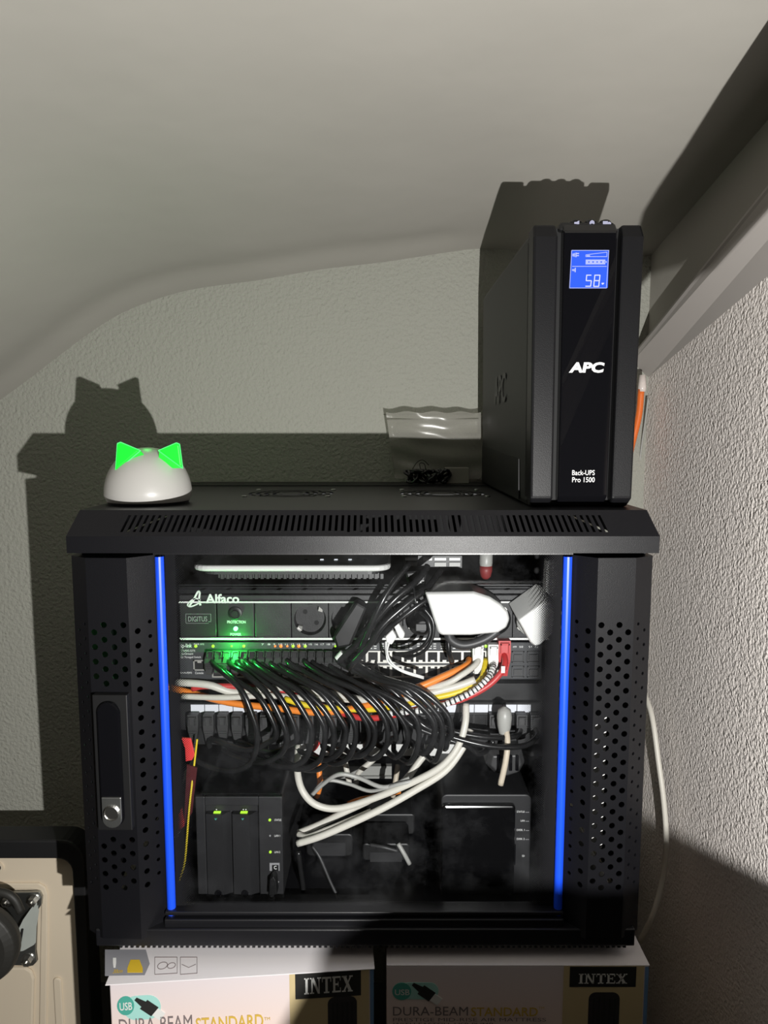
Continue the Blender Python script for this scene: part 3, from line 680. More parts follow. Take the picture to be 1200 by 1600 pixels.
def boot(parent, pt, rx=0, m='boot', rz=0):
    global BOOT
    if BOOT is None or m != 'boot':
        o = boot_mesh().build('plug_boot', M[m], parent, local=True)
        if m == 'boot': BOOT = o
    else: o = dup(BOOT, parent, (0, 0, 0), 'plug_boot')
    o.location = Vector(pt)-BASE[parent.name]; o.rotation_euler = (rx, 0, rz)
    return o
ordn = ['first', 'second', 'third', 'fourth', 'fifth', 'sixth', 'seventh', 'eighth', 'ninth', 'tenth', 'eleventh', 'twelfth', 'thirteenth', 'fourteenth', 'fifteenth', 'sixteenth', 'seventeenth', 'eighteenth', 'nineteenth', 'twentieth']
bul = [402, 432, 448, 464, 487, 508, 522, 541, 556, 577, 586, 606, 619, 637, 655, 680, 692, 706]
bot = [1205, 1172, 1192, 1176, 1199, 1202, 1204, 1188, 1194, 1184, 1182, 1186, 1168, 1184, 1192, 1178, 1190, 1170]
for k in range(18):
    xs = 329+13.2*k; bx = bul[k]; plx = 309+22.15*k-(4 if k else 6); rnd = random.uniform
    yy = .785 - .012*((k*7) % 3)/2 + rnd(-.003, .003)
    sy = 1042+rnd(-4, 6)-(.25*k)
    pts = [(xs, sy-10, ye-.004), (xs+6, sy+1, ye-.022), (xs+(bx-xs)*.30, sy+15+k*.5+rnd(-3, 3), yy+.012), (xs+(bx-xs)*.66, sy+42+rnd(-3, 3), yy), (bx-9, 1119+rnd(-6, 6), yy-.004), (bx, 1150+rnd(-6, 4), yy-.004),
           (bx-6-(3 if k < 9 else 0), bot[k]-14, yy), ((bx*.55+plx*.45), bot[k], yy+.008), (plx+(5 if bx-plx > 40 else 2), bot[k]-16, yp-.022), (plx, 1166, yp-.013), (plx, 1155, yp-.010)]
    o = cable(pts, .0033, M['cable'], 'patch_cable', f'{ordn[k]} black patch cable loop counted from the rack\'s latch side', 'cable', 'black patch cables', 8, 5)
    boot(o, P(plx, 1135, yp-.0105))
    bo_ = boot(o, P(xs, 1034, ye-.009), rx=math.radians(-35)); bo_.scale = (.95, 1, .72)
lab = ['upper of the black patch cables running to the rightmost patch ports', 'lower black patch cable curving up to the last patch port', 'short black patch cable dropping behind the white cable loop']
for k, pts in enumerate([[(580, 1047, .80), (630, 1075, .785), (670, 1118, .785), (700, 1140, .79), (760, 1152, .79), (805, 1150, .80), (814, 1140, yp-.012)],
                         [(575, 1052, .80), (620, 1085, .79), (655, 1128, .79), (690, 1146, .785), (760, 1165, .78), (815, 1166, .785), (838, 1152, .80), (836, 1138, yp-.012)],
                         [(570, 1056, .80), (610, 1090, .795), (640, 1130, .795), (690, 1152, .79), (730, 1166, .79), (748, 1178, .80), (768, 1165, yp-.014), (772, 1140, yp-.012)]]):
    o = cable(pts, .0033, M['cable'], 'patch_cable', lab[k], 'cable', 'black patch cables to the right')
    boot(o, P(pts[-1][0], 1135, yp-.0105))
for k, px in enumerate((744, 786)):
    o = None
# bundle of coloured leads
cable([(733, 1030, ye-.002), (728, 1040, .815), (690, 1058, .805), (645, 1077, .80), (570, 1103, .81), (500, 1113, .815), (430, 1106, .822), (360, 1098, .828), (300, 1083, .832), (262, 1073, .834)], .0042, M['orange'], 'patch_cable', 'orange patch cable lying across in front of the white labels')
o = cable([(747, 1022, ye-.004), (745, 1036, .812), (722, 1054, .80), (690, 1070, .80), (600, 1092, .815), (500, 1092, .822), (420, 1087, .822), (350, 1090, .82), (285, 1088, .825)], .0036, M['whitecab'], 'patch_cable', 'white patch cable plugged in beside the orange one'); boot(o, P(746, 1026, ye-.01), m='white')
cable([(742, 1062, .802), (715, 1072, .800), (660, 1086, .80), (600, 1098, .808), (520, 1085, .822), (440, 1074, .826), (370, 1082, .826), (325, 1070, .822), (275, 1066, .826)], .0046, M['whitecab'], 'patch_cable', 'thick white patch cable with faint print above the yellow one')
cable([(758, 1030, ye-.004), (752, 1060, .806), (720, 1080, .798), (665, 1093, .797), (600, 1107, .805), (540, 1108, .812), (480, 1102, .815), (445, 1092, .818)], .0036, M['yellow'], 'patch_cable', 'yellow patch cable in the bundle under the white one')
o = cable([(787, 1020, ye-.012), (789, 1036, .806), (782, 1052, .80), (760, 1073, .797), (720, 1093, .796), (665, 1105, .796), (585, 1122, .803), (530, 1113, .815), (430, 1078, .83), (330, 1072, .825), (300, 1076, .826)], .0037, M['red'], 'patch_cable', 'red patch cable with a red boot in the last switch port'); boot(o, P(787, 1024, ye-.010), m='red')
o.children[0].scale = (1.15, 1.1, 1.2)
q = MB(); c = P(786, 1046, .797); q.box(c.x-.0022, c.x+.0022, c.y-.0008, c.y, c.z-.004, c.z+.004); q.build('paper_tag', M['print'], o, origin=None)
bpy.context.view_layer.update()
path = smooth_path([P(*p) for p in [(771, 1030, ye-.006), (770, 1044, .805), (760, 1062, .792), (738, 1081, .788), (705, 1097, .787), (672, 1108, .787), (640, 1112, .79), (600, 1116, .80)]], 14)
q = MB(); q.tube(path, [.0036 if (i//2) % 2 else .0030 for i in range(len(path))], 8, mats=[0, 0, 1])
o = tag(q.build('spiral_cable', [M['white'], M['dark']], origin=tuple(path[0])), 'white cable in black spiral wrap under the red one', 'cable'); boot(o, P(770, 1026, ye-.010), m='white')
# thick white cables below
cable([(728, 1100, .80), (727, 1130, .79), (716, 1165, .785), (690, 1197, .783), (645, 1222, .785), (585, 1247, .79), (530, 1263, .79), (495, 1258, .79), (474, 1238, .79), (465, 1208, .80), (466, 1165, .82)], .0042, M['whitecab'], 'data_cable', 'white data cable making the upper big loop inside the rack')
cable([(735, 1140, .80), (722, 1170, .79), (695, 1205, .785), (650, 1234, .782), (600, 1262, .778), (545, 1288, .776), (500, 1307, .776), (465, 1318, .78)], .0042, M['whitecab'], 'data_cable', 'lowest white data cable ending in front of the black cases')
cable([(675, 1165, .82), (655, 1190, .815), (630, 1222, .81), (590, 1245, .805), (540, 1268, .80), (500, 1288, .80), (466, 1302, .80)], .0042, M['whitecab'], 'data_cable', 'white data cable slanting from the tray to the middle left')
cable([(580, 1268, .785), (545, 1283, .783), (510, 1297, .782), (480, 1308, .785), (466, 1303, .795)], .0036, M['whitecab'], 'data_cable', 'short white data cable end between the two lower loops')
cable([(536, 1175, .86), (541, 1200, .85), (546, 1225, .85)], .0036, M['whitecab'], 'data_cable', 'short upright white cable below the loops of black leads')
cable([(596, 1175, .88), (580, 1190, .87), (560, 1208, .87), (556, 1225, .88)], .0036, M['whitecab'], 'data_cable', 'white cable slanting down from the white tray')
cable([(622, 1195, .9), (618, 1220, .89), (614, 1245, .89)], .0036, M['ivory'], 'data_cable', 'short upright ivory cable right of the grey terminal bar')
cable([(690, 1200, .79), (650, 1218, .785), (620, 1226, .785), (580, 1236, .80), (545, 1225, .81), (510, 1220, .81), (485, 1243, .82)], .0022, M['greycab'], 'ribbon_lead', 'thin grey twin lead draped across the white loop')
cable([(640, 1216, .79), (600, 1230, .79), (560, 1215, .80), (530, 1210, .80), (505, 1225, .81), (480, 1250, .82)], .0026, M['greycab'], 'ribbon_lead', 'thicker grey lead crossing behind the white loop')
cable([(497, 1190, .84), (499, 1210, .835), (500, 1225, .835), (495, 1245, .84)], .0038, M['orange'], 'data_cable', 'short orange cable hanging beside the first white loop')
cable([(625, 1236, .82), (590, 1244, .81), (562, 1250, .81), (545, 1256, .82)], .0034, M['orange'], 'data_cable', 'orange cable piece showing behind the white loops')
cable([(478, 1176, .83), (490, 1170, .825), (497, 1160, .82)], .003, M['red'], 'data_cable', 'short red cable end behind the black loops')
# ivory cable with grey cap on the right
ip = cable([(790, 1135, .80), (793, 1160, .79), (790, 1190, .785), (782, 1226, .785)], .0036, M['ivory'], 'data_cable', 'ivory data cable with a rounded grey boot hanging in front of the wall-wart')
q = MB(); c = P(788, 1122, .80); q.lathe([(.002, .014), (.0075, .010), (.009, .002), (.008, -.010), (.0055, -.02), (.004, -.024)], tuple(c), n=16); q.build('rounded_boot', M['greycab'], ip, smooth=True)
# black cords at the power strip
cords = [([(527, 1034, .80), (556, 1008, .795), (588, 968, .79), (618, 935, .79), (650, 908, .80), (668, 885, .82)], .0042, 'thickest black power cord slanting up in front of the sockets'),
         ([(545, 1044, .80), (575, 1010, .788), (600, 975, .785), (640, 940, .79), (668, 918, .80), (690, 890, .82)], .0040, 'lower black power cord slanting up to the dark adapter'),
         ([(585, 1005, .80), (604, 985, .79), (632, 962, .787), (662, 940, .79), (690, 925, .80)], .0032, 'thin black cord above the small white charger'),
         ([(558, 1030, .80), (568, 1005, .79), (592, 950, .785), (612, 915, .79), (640, 880, .80)], .0036, 'black cord slanting up nearest the router'),
         ([(645, 905, .80), (648, 930, .79), (650, 950, .79), (648, 962, .80)], .0012, 'thin dark wire hanging from the dark adapter'),
         ([(655, 955, .79), (668, 968, .782), (672, 990, .78), (660, 1010, .78), (640, 1020, .785), (616, 1022, .79)], .0022, 'black cord curling round under the round plug'),
         ([(662, 950, .788), (676, 970, .786), (676, 995, .785), (664, 1016, .785), (640, 1026, .79), (614, 1020, .80)], .0020, 'outer of the two black cords curling under the round plug'),
         ([(700, 1000, .79), (702, 1020, .79), (706, 1035, .80)], .003, 'short black cord under the large white adapter'),
         ([(588, 1036, ye-.006), (592, 1052, .81), (596, 1066, .81), (598, 1080, .82)], .0016, 'thin torn black lead below the white ports')]
for pts, r_, l in cords: cable(pts, r_, M['cable'], 'mains_lead', l, 'cord')
t = thing('dark_adapter', 'dark power adapter with small white lettering above the slanting cords', 'power adapter', tuple(P(652, 925, .815)))
q = MB(); q.extr([P(x, y, .815) for x, y in [(632, 893), (668, 890), (664, 925), (640, 928)]], (0, .03, 0)); q.build('casing', M['blackp'], t, bevel=.003)
tpx('-vCC', 'lettering', M['print'], t, 640, 907, 663, 911.5, .8148, bold=.01)
# wall-wart under the patch panel
ww = thing('power_adapter', 'black ribbed power adapter hanging under the patch panel at the rear of the ivory cable', 'power adapter', tuple(P(788, 1212, .815)))
q = MB(); fr_ = [P(x, y, .815) for x, y in [(762, 1172), (815, 1170), (820, 1190), (812, 1205), (790, 1212), (772, 1206), (758, 1192)]]; cen = sum(fr_, Vector())/len(fr_)
q.loft([[p+(cen-p)*.25+Vector((0, -.008, 0)) for p in fr_], fr_, [p+Vector((0, .03, 0)) for p in fr_]]); q.build('casing', M['boot'], ww, bevel=.0015)
for a in (779, 798, 808):
    c0, c1 = P(a, 1180, .806), P(a, 1204, .806); q = MB(); q.box(c0.x-.0020, c0.x+.0020, .8045, .808, c1.z, c0.z); q.build('rib', M['gloss'], ww, bevel=.0008)
# ------------------------------------------------------------------ left network storage unit
yn = .782
zfl = ZB+.018
def shell(x0, x1, y0, y1, z0, z1, r): return MB().extr([(x, y0, z) for x, z in rr(x0, x1, z0, z1, r)], (0, y1-y0, 0))
x0, x1 = P(307.5, 1330, yn).x, P(442, 1330, yn).x
ztop = P(0, 1245, yn).z; zbt = zfl+.002
ns = thing('network_storage', 'black two-bay storage box with green lights, lower left in the rack', 'storage unit', ((x0+x1)/2, yn, zbt))
shell(x0, x1, yn+.006, yn+.22, zbt, ztop, .006).build('casing', M['nas'], ns, bevel=.0015)
def fb(px, Y=yn): return P(px, 1330, Y).x
def fz(py, Y=yn): return P(440, py, Y).z
q = MB(); q.box(fb(307.5), fb(322), yn, yn+.006, zbt, ztop); q.box(fb(322), fb(405), yn, yn+.006, fz(1259), ztop); q.box(fb(405), fb(442), yn, yn+.006, zbt, ztop); q.build('front_frame', M['nas'], ns, bevel=.001)
for a, b_, dots in ((323.5, 360, 1), (364.5, 402.5, 2)):
    xa, xb = fb(a), fb(b_); za, zb_ = zbt+.004, fz(1271)
    q = MB(); w = (xb-xa)
    r0 = [(xa, yn+.006, za), (xb, yn+.006, za), (xb, yn+.006, zb_), (xa, yn+.006, zb_)]
    r1 = [(xa+w*.0, yn-.001, za), (xa+w*.72, yn-.004, za), (xa+w*.72, yn-.004, zb_), (xa+w*.0, yn-.001, zb_)]
    q.add([r0[0], r1[0], r1[1], r0[1], r0[3], r1[3], r1[2], r0[2]], [(0, 1, 2, 3), (7, 6, 5, 4), (1, 0, 4, 5), (2, 1, 5, 6), (3, 2, 6, 7)])
    bay = q.build('drive_bay', M['nas'], ns)
    cx = xa+w*.47
    q = MB(); q.lathe([(.0042, 0), (.0042, -.0022), (.0030, -.003), (.0030, -.0016), (.0, -.0016)], (cx, yn-.002, fz(1393)), 'y', 14); q.build('bay_lock', M['gloss'], bay)
    q = MB(); q.box(cx-.0040, cx+.0040, yn-.0005, yn+.003, fz(1270.8), fz(1269.2)); q.build('bay_light', M['ledy'], bay)
    q = MB(); q.pris([(cx-.0022, fz(1276)), (cx+.0010, fz(1276)), (cx-.0006, fz(1278.5))], yn-.0044, yn-.003); q.build('bay_arrow', M['teal'], bay)
    for d in range(dots):
        q = MB(); q.box(cx-.001+d*.003, cx+.0002+d*.003, yn-.0005, yn, fz(1265.5), fz(1264)); q.build('bay_mark', M['print'], ns)
for py, s_, on in ((1281, 'STATUS', 1), (1305.5, 'LAN 1', 0), (1331, 'LAN 2', 1)):
    q = MB(); cx = fb(422.5); q.lathe([(.0016 if on else .0011, 0), (.0016 if on else .0011, -.0008), (0, -.0012)], (cx, yn, fz(py)), 'y', 10); q.build('status_light', M['ledy'] if on else M['printdim'], ns)
    tpx(s_, 'lettering', M['print'], ns, 429, py-1.6, 429+len(s_)*1.75, py+1.6, yn)
q = MB(); q.box(fb(421), fb(436.5), yn-.0008, yn, fz(1360), fz(1348)); q.build('copy_panel', M['printdim'], ns)
q = MB(); q.box(fb(425), fb(435), yn-.002, yn-.0008, fz(1359.5), fz(1350.5)); cb = q.build('copy_button', M['blackp'], ns, bevel=.0004)
tpx('C', 'lettering', M['print'], ns, 428, 1352.5, 432.5, 1358, yn-.002, bold=.01)
tpx('usb', 'lettering', M['print'], ns, 430, 1376, 436, 1378.6, yn)
o = cable([(428, 1372, yn-.012), (427, 1390, yn-.012), (424, 1410, yn-.010), (430, 1428, yn-.01)], .0026, M['cable'], 'usb_cable', 'black usb cable plugged into the front of the left storage box')
q = MB(); r_ = [P(x, y, yn-.016) for x, y in [(421, 1375), (427, 1370), (431, 1376), (433, 1398), (420, 1400)]]; q.extr(r_, (0, .014, 0)); q.build('usb_plug', M['blackp'], o, bevel=.001)
for k in range(3):
    q = MB(); c = P(424.5, 1404+k*4.5, yn-.011); q.lathe([(.0036-.0002*k, -.0011), (.0036-.0002*k, .0011)], tuple(c), n=10); q.build('strain_relief', M['boot'], o)
# right storage unit
yn2 = .79
x0, x1 = P(689, 1330, yn2).x, P(829, 1330, yn2).x; ztop2 = P(0, 1243, yn2).z; zb2 = zfl+.002
n2 = thing('network_storage', 'black storage box with a glossy front door, lower right in the rack', 'storage unit', ((x0+x1)/2, yn2, zb2))
shell(x0, x1, yn2+.002, yn2+.21, zb2, ztop2, .007).build('casing', M['nas'], n2, bevel=.0015)
xa, xb = P(690, 1330, yn2).x, P(803, 1330, yn2).x
q = MB(); q.pris(rr(xa, xb, zb2+.004, P(0, 1255, yn2).z, .004), yn2-.006, yn2+.002); q.build('front_door', mat('semi_gloss_door', (.004, .004, .0045), .16), n2, bevel=.0022)
for py, s_ in ((1268, 'STATUS'), (1282, 'LAN'), (1296.5, 'DISK 1'), (1310.5, 'DISK 2'), (1337, 'SD')):
    tpx(s_, 'lettering', M['print'], n2, 819.5-len(s_)*2.0, py-1.5, 819.5, py+1.5, yn2+.0018)
    if s_ != 'SD':
        c = P(824, py+1.5, yn2+.001); q = MB(); q.box(c.x-.002, c.x+.002, yn2+.0012, yn2+.002, c.z-.0003, c.z+.0003); q.build('light_bar', M['printdim'], n2)
c0, c1 = P(804, 1320, yn2), P(804, 1352, yn2); q = MB(); q.box(c0.x-.001, c0.x+.0015, yn2+.0005, yn2+.002, c1.z, c0.z); q.build('card_slot', M['gloss'], n2)
# power bricks and dark bits between them
for (a, b_, c0, c1, Y, l, rr_) in ((478, 552, 1303, 1372, .87, 'black power brick on the rack floor next to the left storage box', .006), (572, 648, 1272, 1345, .92, 'black power brick standing behind the others in the middle', .005), (566, 640, 1318, 1395, .86, 'low black power brick in front of the middle one', .005)):
    x0, x1, z0, z1 = rect(a, c0, b_, c1, Y); t = thing('power_brick', l, 'power brick', ((x0+x1)/2, Y, zfl))
    q = MB(); q.pris(rr(x0, x1, zfl+.001, z1, rr_), Y, Y+.05); q.build('casing', M['blackp'], t, bevel=.002)
    q = MB(); q.box(x0+.01, x1-.01, Y-.0004, Y, z1-.03, z1-.012); q.build('rating_label', M['nas'], t)
cable([(488, 1322, .80), (500, 1340, .795), (515, 1375, .79), (530, 1410, .785), (526, 1428, .785), (510, 1432, .79)], .0018, M['boot'], 'thin_lead', 'thin dark lead hanging down to the door rail')
cable([(466, 1330, .80), (470, 1360, .80), (474, 1395, .80), (468, 1425, .80)], .003, M['cable'], 'thin_lead', 'black lead hanging close beside the left storage box')
cable([(622, 1318, .84), (632, 1335, .835), (640, 1350, .835)], .0028, M['greycab'], 'thin_lead', 'short grey lead over the middle power bricks')
cable([(578, 1320, .85), (600, 1324, .845), (622, 1330, .845)], .0022, M['boot'], 'thin_lead', 'short black lead lying over the low power brick')
cable([(872, 1140, .80), (862, 1200, .79), (850, 1260, .79), (858, 1310, .80), (862, 1360, .81)], .0016, M['boot'], 'thin_lead', 'thin black lead hanging inside the hinge side of the door')
# red things at the left rail, thin yellow lead
q = MB(); q.extr([P(x, y, .80) for x, y in [(283, 1153), (298, 1154), (304, 1180), (300, 1188), (290, 1190), (289, 1170)]], (0, .003, 0)); tag(q.build('ribbon_tag', M['bulbred'], origin=tuple(P(292, 1170, .80)), bevel=.0006), 'red cloth tab hanging at the left rail under the patch panel', 'tab')
rp_ = thing('warning_tag', 'dark red card with bright red end low behind the dotted glass edge', 'tag', tuple(P(290, 1290, .79)))
q = MB(); q.extr([P(x, y, .795) for x, y in [(292, 1195), (308, 1200), (300, 1270), (287, 1290)]], (0, .002, 0)); q.build('card', mat('dark_red_card', (.07, .006, .008), .5), rp_)
q = MB(); q.extr([P(x, y, .793) for x, y in [(284, 1262), (288, 1290), (277, 1300), (272, 1288)]], (0, .002, 0)); q.build('red_end', M['bulbred'], rp_)
q = MB(); q.extr([P(x, y, .793) for x, y in [(277, 1301), (282, 1298), (278, 1308), (272, 1308)]], (0, .002, 0)); q.build('white_end', M['print'], rp_)
cable([(308, 1155, .80), (304, 1190, .80), (296, 1260, .79), (292, 1310, .785), (288, 1350, .785), (279, 1378, .785)], .0012, M['yellow'], 'thin_lead', 'thin yellow lead hanging beside the left storage box')
# ------------------------------------------------------------------ on the lid: battery backup
UX, UY = .2118, .762
def uw(z): return .0545+.0030*(z-ZT)/.2986
uz0, uz1 = ZT, ZT+.2975
ups = thing('battery_backup', 'black tower battery backup with a lit blue screen standing on the rack', 'battery backup', (UX, UY, ZT))
def sl(z, f0, f1, y0, y1):
    w = uw(z); return [(UX-w+2*w*f0, y0, z), (UX-w+2*w*f1, y0, z), (UX-w+2*w*f1, y1, z), (UX-w+2*w*f0, y1, z)]
q = MB(); q.loft([sl(uz0, .02, .98, UY+.022, UY+.372), sl(uz0+.006, .0, 1, UY+.02, UY+.374), sl(uz1-.012, .0, 1, UY+.02, UY+.374), sl(uz1-.004, .03, .97, UY+.02, UY+.374)]); sd = q.build('casing', M['upsside'], ups, bevel=.002)
for f0, f1 in ((0, .222), (.80, 1.0)):
    q = MB(); q.loft([sl(uz0, f0+.02, f1-.02, UY+.008, UY+.03), sl(uz0+.010, f0, f1, UY-.002, UY+.03), sl(uz1-.016, f0, f1, UY-.002, UY+.03), sl(uz1-.002, f0+.01, f1-.01, UY+.006, UY+.03)]); q.build('front_bezel', M['upsbez'], ups, bevel=.0025)
q = MB(); q.loft([sl(uz0+.004, .285, .755, UY+.008, UY+.03), sl(uz0+.012, .28, .765, UY+.001, UY+.03), sl(uz1-.010, .28, .765, UY+.001, UY+.03), sl(uz1, .28, .765, UY+.010, UY+.05)]); q.build('glossy_panel', M['gloss'], ups, bevel=.0016)
q = MB(); q.loft([sl(uz0+.004, .22, .81, UY+.014, UY+.03), sl(uz1-.004, .22, .81, UY+.014, UY+.03)]); q.build('recess', M['dark'], ups)
q = MB(); q.loft([sl(uz1-.008, .24, .775, UY+.006, UY+.055), sl(uz1+.002, .26, .755, UY+.010, UY+.05)]); tp = q.build('button_strip', M['blackp'], ups, bevel=.003)
for px, s_ in ((901, '<'), (924, 'o'), (947, '=')):
    c = P(px, 343.5, UY+.012); q = MB(); q.lathe([(.0062, -.006), (.0062, .003), (.0048, .0046), (.0, .0050)], (c.x, UY+.016, uz1), n=18); bo = q.build('button', M['gloss'], ups, smooth=False)
    q = MB(); y0 = UY+.0095; z0 = uz1+.0005
    if s_ == 'o': q.lathe([(.0026, 0), (.0026, -.0006), (.0017, -.0006), (.0017, 0)], (c.x, y0, z0), 'y', 14); q.box(c.x-.0004, c.x+.0004, y0-.0006, y0, z0, z0+.0028)
    elif s_ == '<': q.pris([(c.x-.003, z0-.001), (c.x-.001, z0-.001), (c.x+.002, z0-.0024), (c.x+.002, z0+.0024), (c.x-.001, z0+.001), (c.x-.003, z0+.001)], y0-.0006, y0)
    else: q.box(c.x-.004, c.x+.001, y0-.0006, y0, z0-.0018, z0+.0018); q.lathe([(.002, 0), (.002, -.0006), (.0012, -.0006)], (c.x+.0025, y0, z0-.0008), 'y', 10)
    q.build('button_symbol', M['btnink'], bo)
ysn = UY+.001
x0, x1, z0, z1 = rect(892.5, 391.5, 949, 450.5, ysn)
q = MB(); q.pris(rr(x0, x1, z0, z1, .001), ysn-.0012, ysn); lcd = q.build('screen', M['lcd'], ups, label='lit blue screen')
yi = ysn-.0012
def sx(u): return x0+(x1-x0)*(u-325)/(895-325)   # pixel of the enlarged crop
def szc(v): return z1-(z1-z0)*(v-215)/(800-215)
def ink(m, segs, w=7):
    q = MB()
    for (a, b_, c, d) in segs:
        A, B = Vector((sx(a), yi, szc(b_))), Vector((sx(c), yi, szc(d))); dv = (B-A).normalized(); nn = Vector((-dv.z, 0, dv.x))*((x1-x0)*w/570)
        q.extr([A-nn-dv*.0002, B-nn+dv*.0002, B+nn+dv*.0002, A+nn-dv*.0002], (0, -.0003, 0))
    return q
ink('i', [(330, 217, 890, 217), (892, 217, 875, 797), (328, 217, 312, 797), (315, 799, 872, 799), (345, 464, 865, 464), (545, 313, 865, 313), (865, 313, 865, 245), (865, 245, 545, 285), (545, 285, 545, 313)], 4).build('screen_lines', M['lcdink'], lcd)
q = ink('i', [(548, 372, 840, 372), (548, 420, 840, 420)], 12); q2 = ink('i', [(x_, 380, x_, 412) for x_ in (565, 625, 690, 750, 815)], 20); q.add(q2.v, q2.f); q2 = ink('i', [(855, 385, 855, 405)], 9); q.add(q2.v, q2.f); q.build('battery_symbol', M['lcdink'], lcd)
ink('i', [(350, 270, 350, 305), (370, 262, 370, 312), (395, 255, 395, 318), (405, 265, 436, 265), (405, 298, 436, 298), (350, 510, 350, 530), (370, 508, 370, 535), (390, 490, 390, 550), (560, 300, 605, 300)], 8).build('plug_and_speaker_symbols', M['lcdink'], lcd)
ink('i', [(565, 600, 635, 600), (567, 600, 562, 685), (565, 685, 640, 685), (640, 690, 632, 772), (555, 772, 632, 772), (690, 600, 770, 600), (692, 600, 686, 685), (770, 600, 764, 685), (688, 685, 764, 685), (684, 690, 680, 772), (762, 690, 756, 772), (680, 774, 756, 774), (802, 724, 815, 742), (815, 742, 832, 724), (808, 726, 826, 726)], 7).build('screen_digits', M['lcdinkb'], lcd)
tpx('APC', 'brand_lettering', M['print'], ups, 889, 566, 944, 582.5, ysn, bold=.045, shear=.12)
tpx('Back-UPS', 'lettering', M['print'], ups, 894, 734.5, 929, 742.5, ysn, bold=.006)
tpx('Pro 1500', 'lettering', M['print'], ups, 894, 745.5, 929, 753.5, ysn, bold=.006)
xs_ = UX-uw(1.07)-.0002
a, b_ = PX(774, 575, xs_), PX(791, 610, xs_)
text('APC', 'embossed_lettering', M['upsbez'], ups, lambda u, w, d: (xs_-d, u, w), max(a.y, b_.y), min(a.y, b_.y), 1.040, 1.078, bold=.02, shear=0, depth=.0012)
q = MB(); q.extr([(xs_-.0004, UY+.055, ZT+.004), (xs_-.0004, UY+.365, ZT+.004), (xs_-.0004, UY+.365, ZT+.060), (xs_-.0004, UY+.06, ZT+.050)], (.001, 0, 0)); q.build('side_vent_panel', M['blackp'], sd)
# cat lamp
cx, cy = -.2705, .814
ct = thing('cat_lamp', 'white dome-shaped cat night lamp with glowing green ears on the rack lid', 'lamp', (cx, cy, ZT))
q = MB(); prof = [(.0455, .003)]
for k in range(0, 15):
    a = math.radians(90*k/14); prof.append((.0485*math.cos(a)**.92, .010+.0535*math.sin(a)))
prof.append((0, .0637)); q.lathe(prof, (cx, cy, ZT), n=48, cap=False); q.build('dome', M['catwhite'], ct, smooth=True)
q = MB(); q.lathe([(.0, 0), (.044, 0), (.045, .0032), (.0, .0034)], (cx, cy, ZT), n=40); q.build('base', M['blackp'], ct)
for pts in ([(181, 737), (184, 693), (189, 691), (220, 704)], [(248, 704), (276, 692), (281, 694), (286, 732)]):
    Yc = .783; tri = [P(x, y, Yc) for x, y in pts]; cen = sum(tri, Vector())/len(tri); low = P(235, 735, Yc)
    q = MB(); q.loft([[p for p in tri], [p+(cen-p)*.12+Vector((0, -.0035, 0)) for p in tri]]); q.loft([[p for p in tri], [p*.6+Vector((low.x, Yc+.025, low.z))*.4 for p in tri]])
    q.build('ear', M['ear'], ct, bevel=.001, label='glowing green ear')
    rim = MB()
    for A, B in zip(tri, tri[1:]+tri[:1]): rim.tube([A+Vector((0, -.001, 0)), B+Vector((0, -.001, 0))], .0006, 6)
    rim.build('ear_rim', M['earrim'], ct)
ed = bpy.data.lights.new('ear_glow', 'POINT'); ed.color = (.05, 1, .12); ed.energy = .09; ed.shadow_soft_size = .01
eo = bpy.data.objects.new('ear_glow', ed); eo.location = (cx-.02, cy+.06, ZT+.13); C.objects.link(eo)
# plastic bag, wires and small box at the back of the lid
q = MB(); nx_, nz_ = 30, 22; vs = []; fs = []
def bagpt(i, j, d):
    u, v = i/nx_, j/nz_
    xa, xb = (603+14*(1-v)*(1 if 1 else 0)), 752
    px = xa+(xb-xa)*u; py = 748-(748-644-1.5*math.sin(u*22))*v
    Yb = 1.155 + .006*math.sin(u*4+v*3) + .0016*math.sin(v*21+u*4+2*math.sin(u*3)) + .0012*math.sin(v*9-u*7) + .0016*math.sin(u*17)*v**6 + d
    p = P(px, py, 1.155); return (p.x, Yb, max(p.z, ZT+.0018))
for d in (0, .004):
    base = len(vs)
    for j in range(nz_+1):
        for i in range(nx_+1): vs.append(bagpt(i, j, d*(0 if i in (0, nx_) or j == 0 else 1)))
    for j in range(nz_):
        for i in range(nx_): a = base+j*(nx_+1)+i; fs.append((a, a+1, a+nx_+2, a+nx_+1))
q.add(vs, fs); bag = tag(q.build('zip_bag', M['bag'], smooth=True, origin=tuple(P(675, 748, 1.155))), 'clear plastic zip bag leaning on the wall beside the battery backup', 'plastic bag')
a, b_ = P(605, 656, 1.150), P(748, 655, 1.150); q = MB(); q.tube([a, b_], .0008, 6); q.build('zip_seal', M['bag'], bag)
wb_ = thing('wire_clump', 'clump of black wires and clips at the back of the rack lid', 'wires', (P(668, 752, 1.11).x, 1.11, ZT+.0014))
rnd = random.Random(3)
for k in range(5):
    c = P(642+k*13, 742+(k % 2)*4, 1.105); r_ = .010+.003*rnd.random(); n = 18
    q = MB(); pts = []
    for i in range(30):
        a = i*.62; pts.append((c.x+r_*math.cos(a)*(.6+.4*math.sin(i*.9+k)), c.y+r_*.6*math.sin(a*1.3), ZT+.004+abs(r_*(.8+.8*math.sin(a*.77+k)))*1.0))
    q.tube(smooth_path(pts, 2), .0024, 6); q.build('coil', M['cable'], wb_, smooth=True)
q = MB(); q.tube(smooth_path([P(643, 735, 1.105), P(652, 722, 1.105), P(661, 719, 1.105), P(670, 727, 1.105)], 5), .0006, 5); q.build('wire', M['cable'], wb_)
q = MB(); q.tube(smooth_path([P(657, 733, 1.10), P(656, 724, 1.10), P(663, 725, 1.10), P(666, 736, 1.10)], 5), .0006, 5); q.build('wire', M['cable'], wb_)
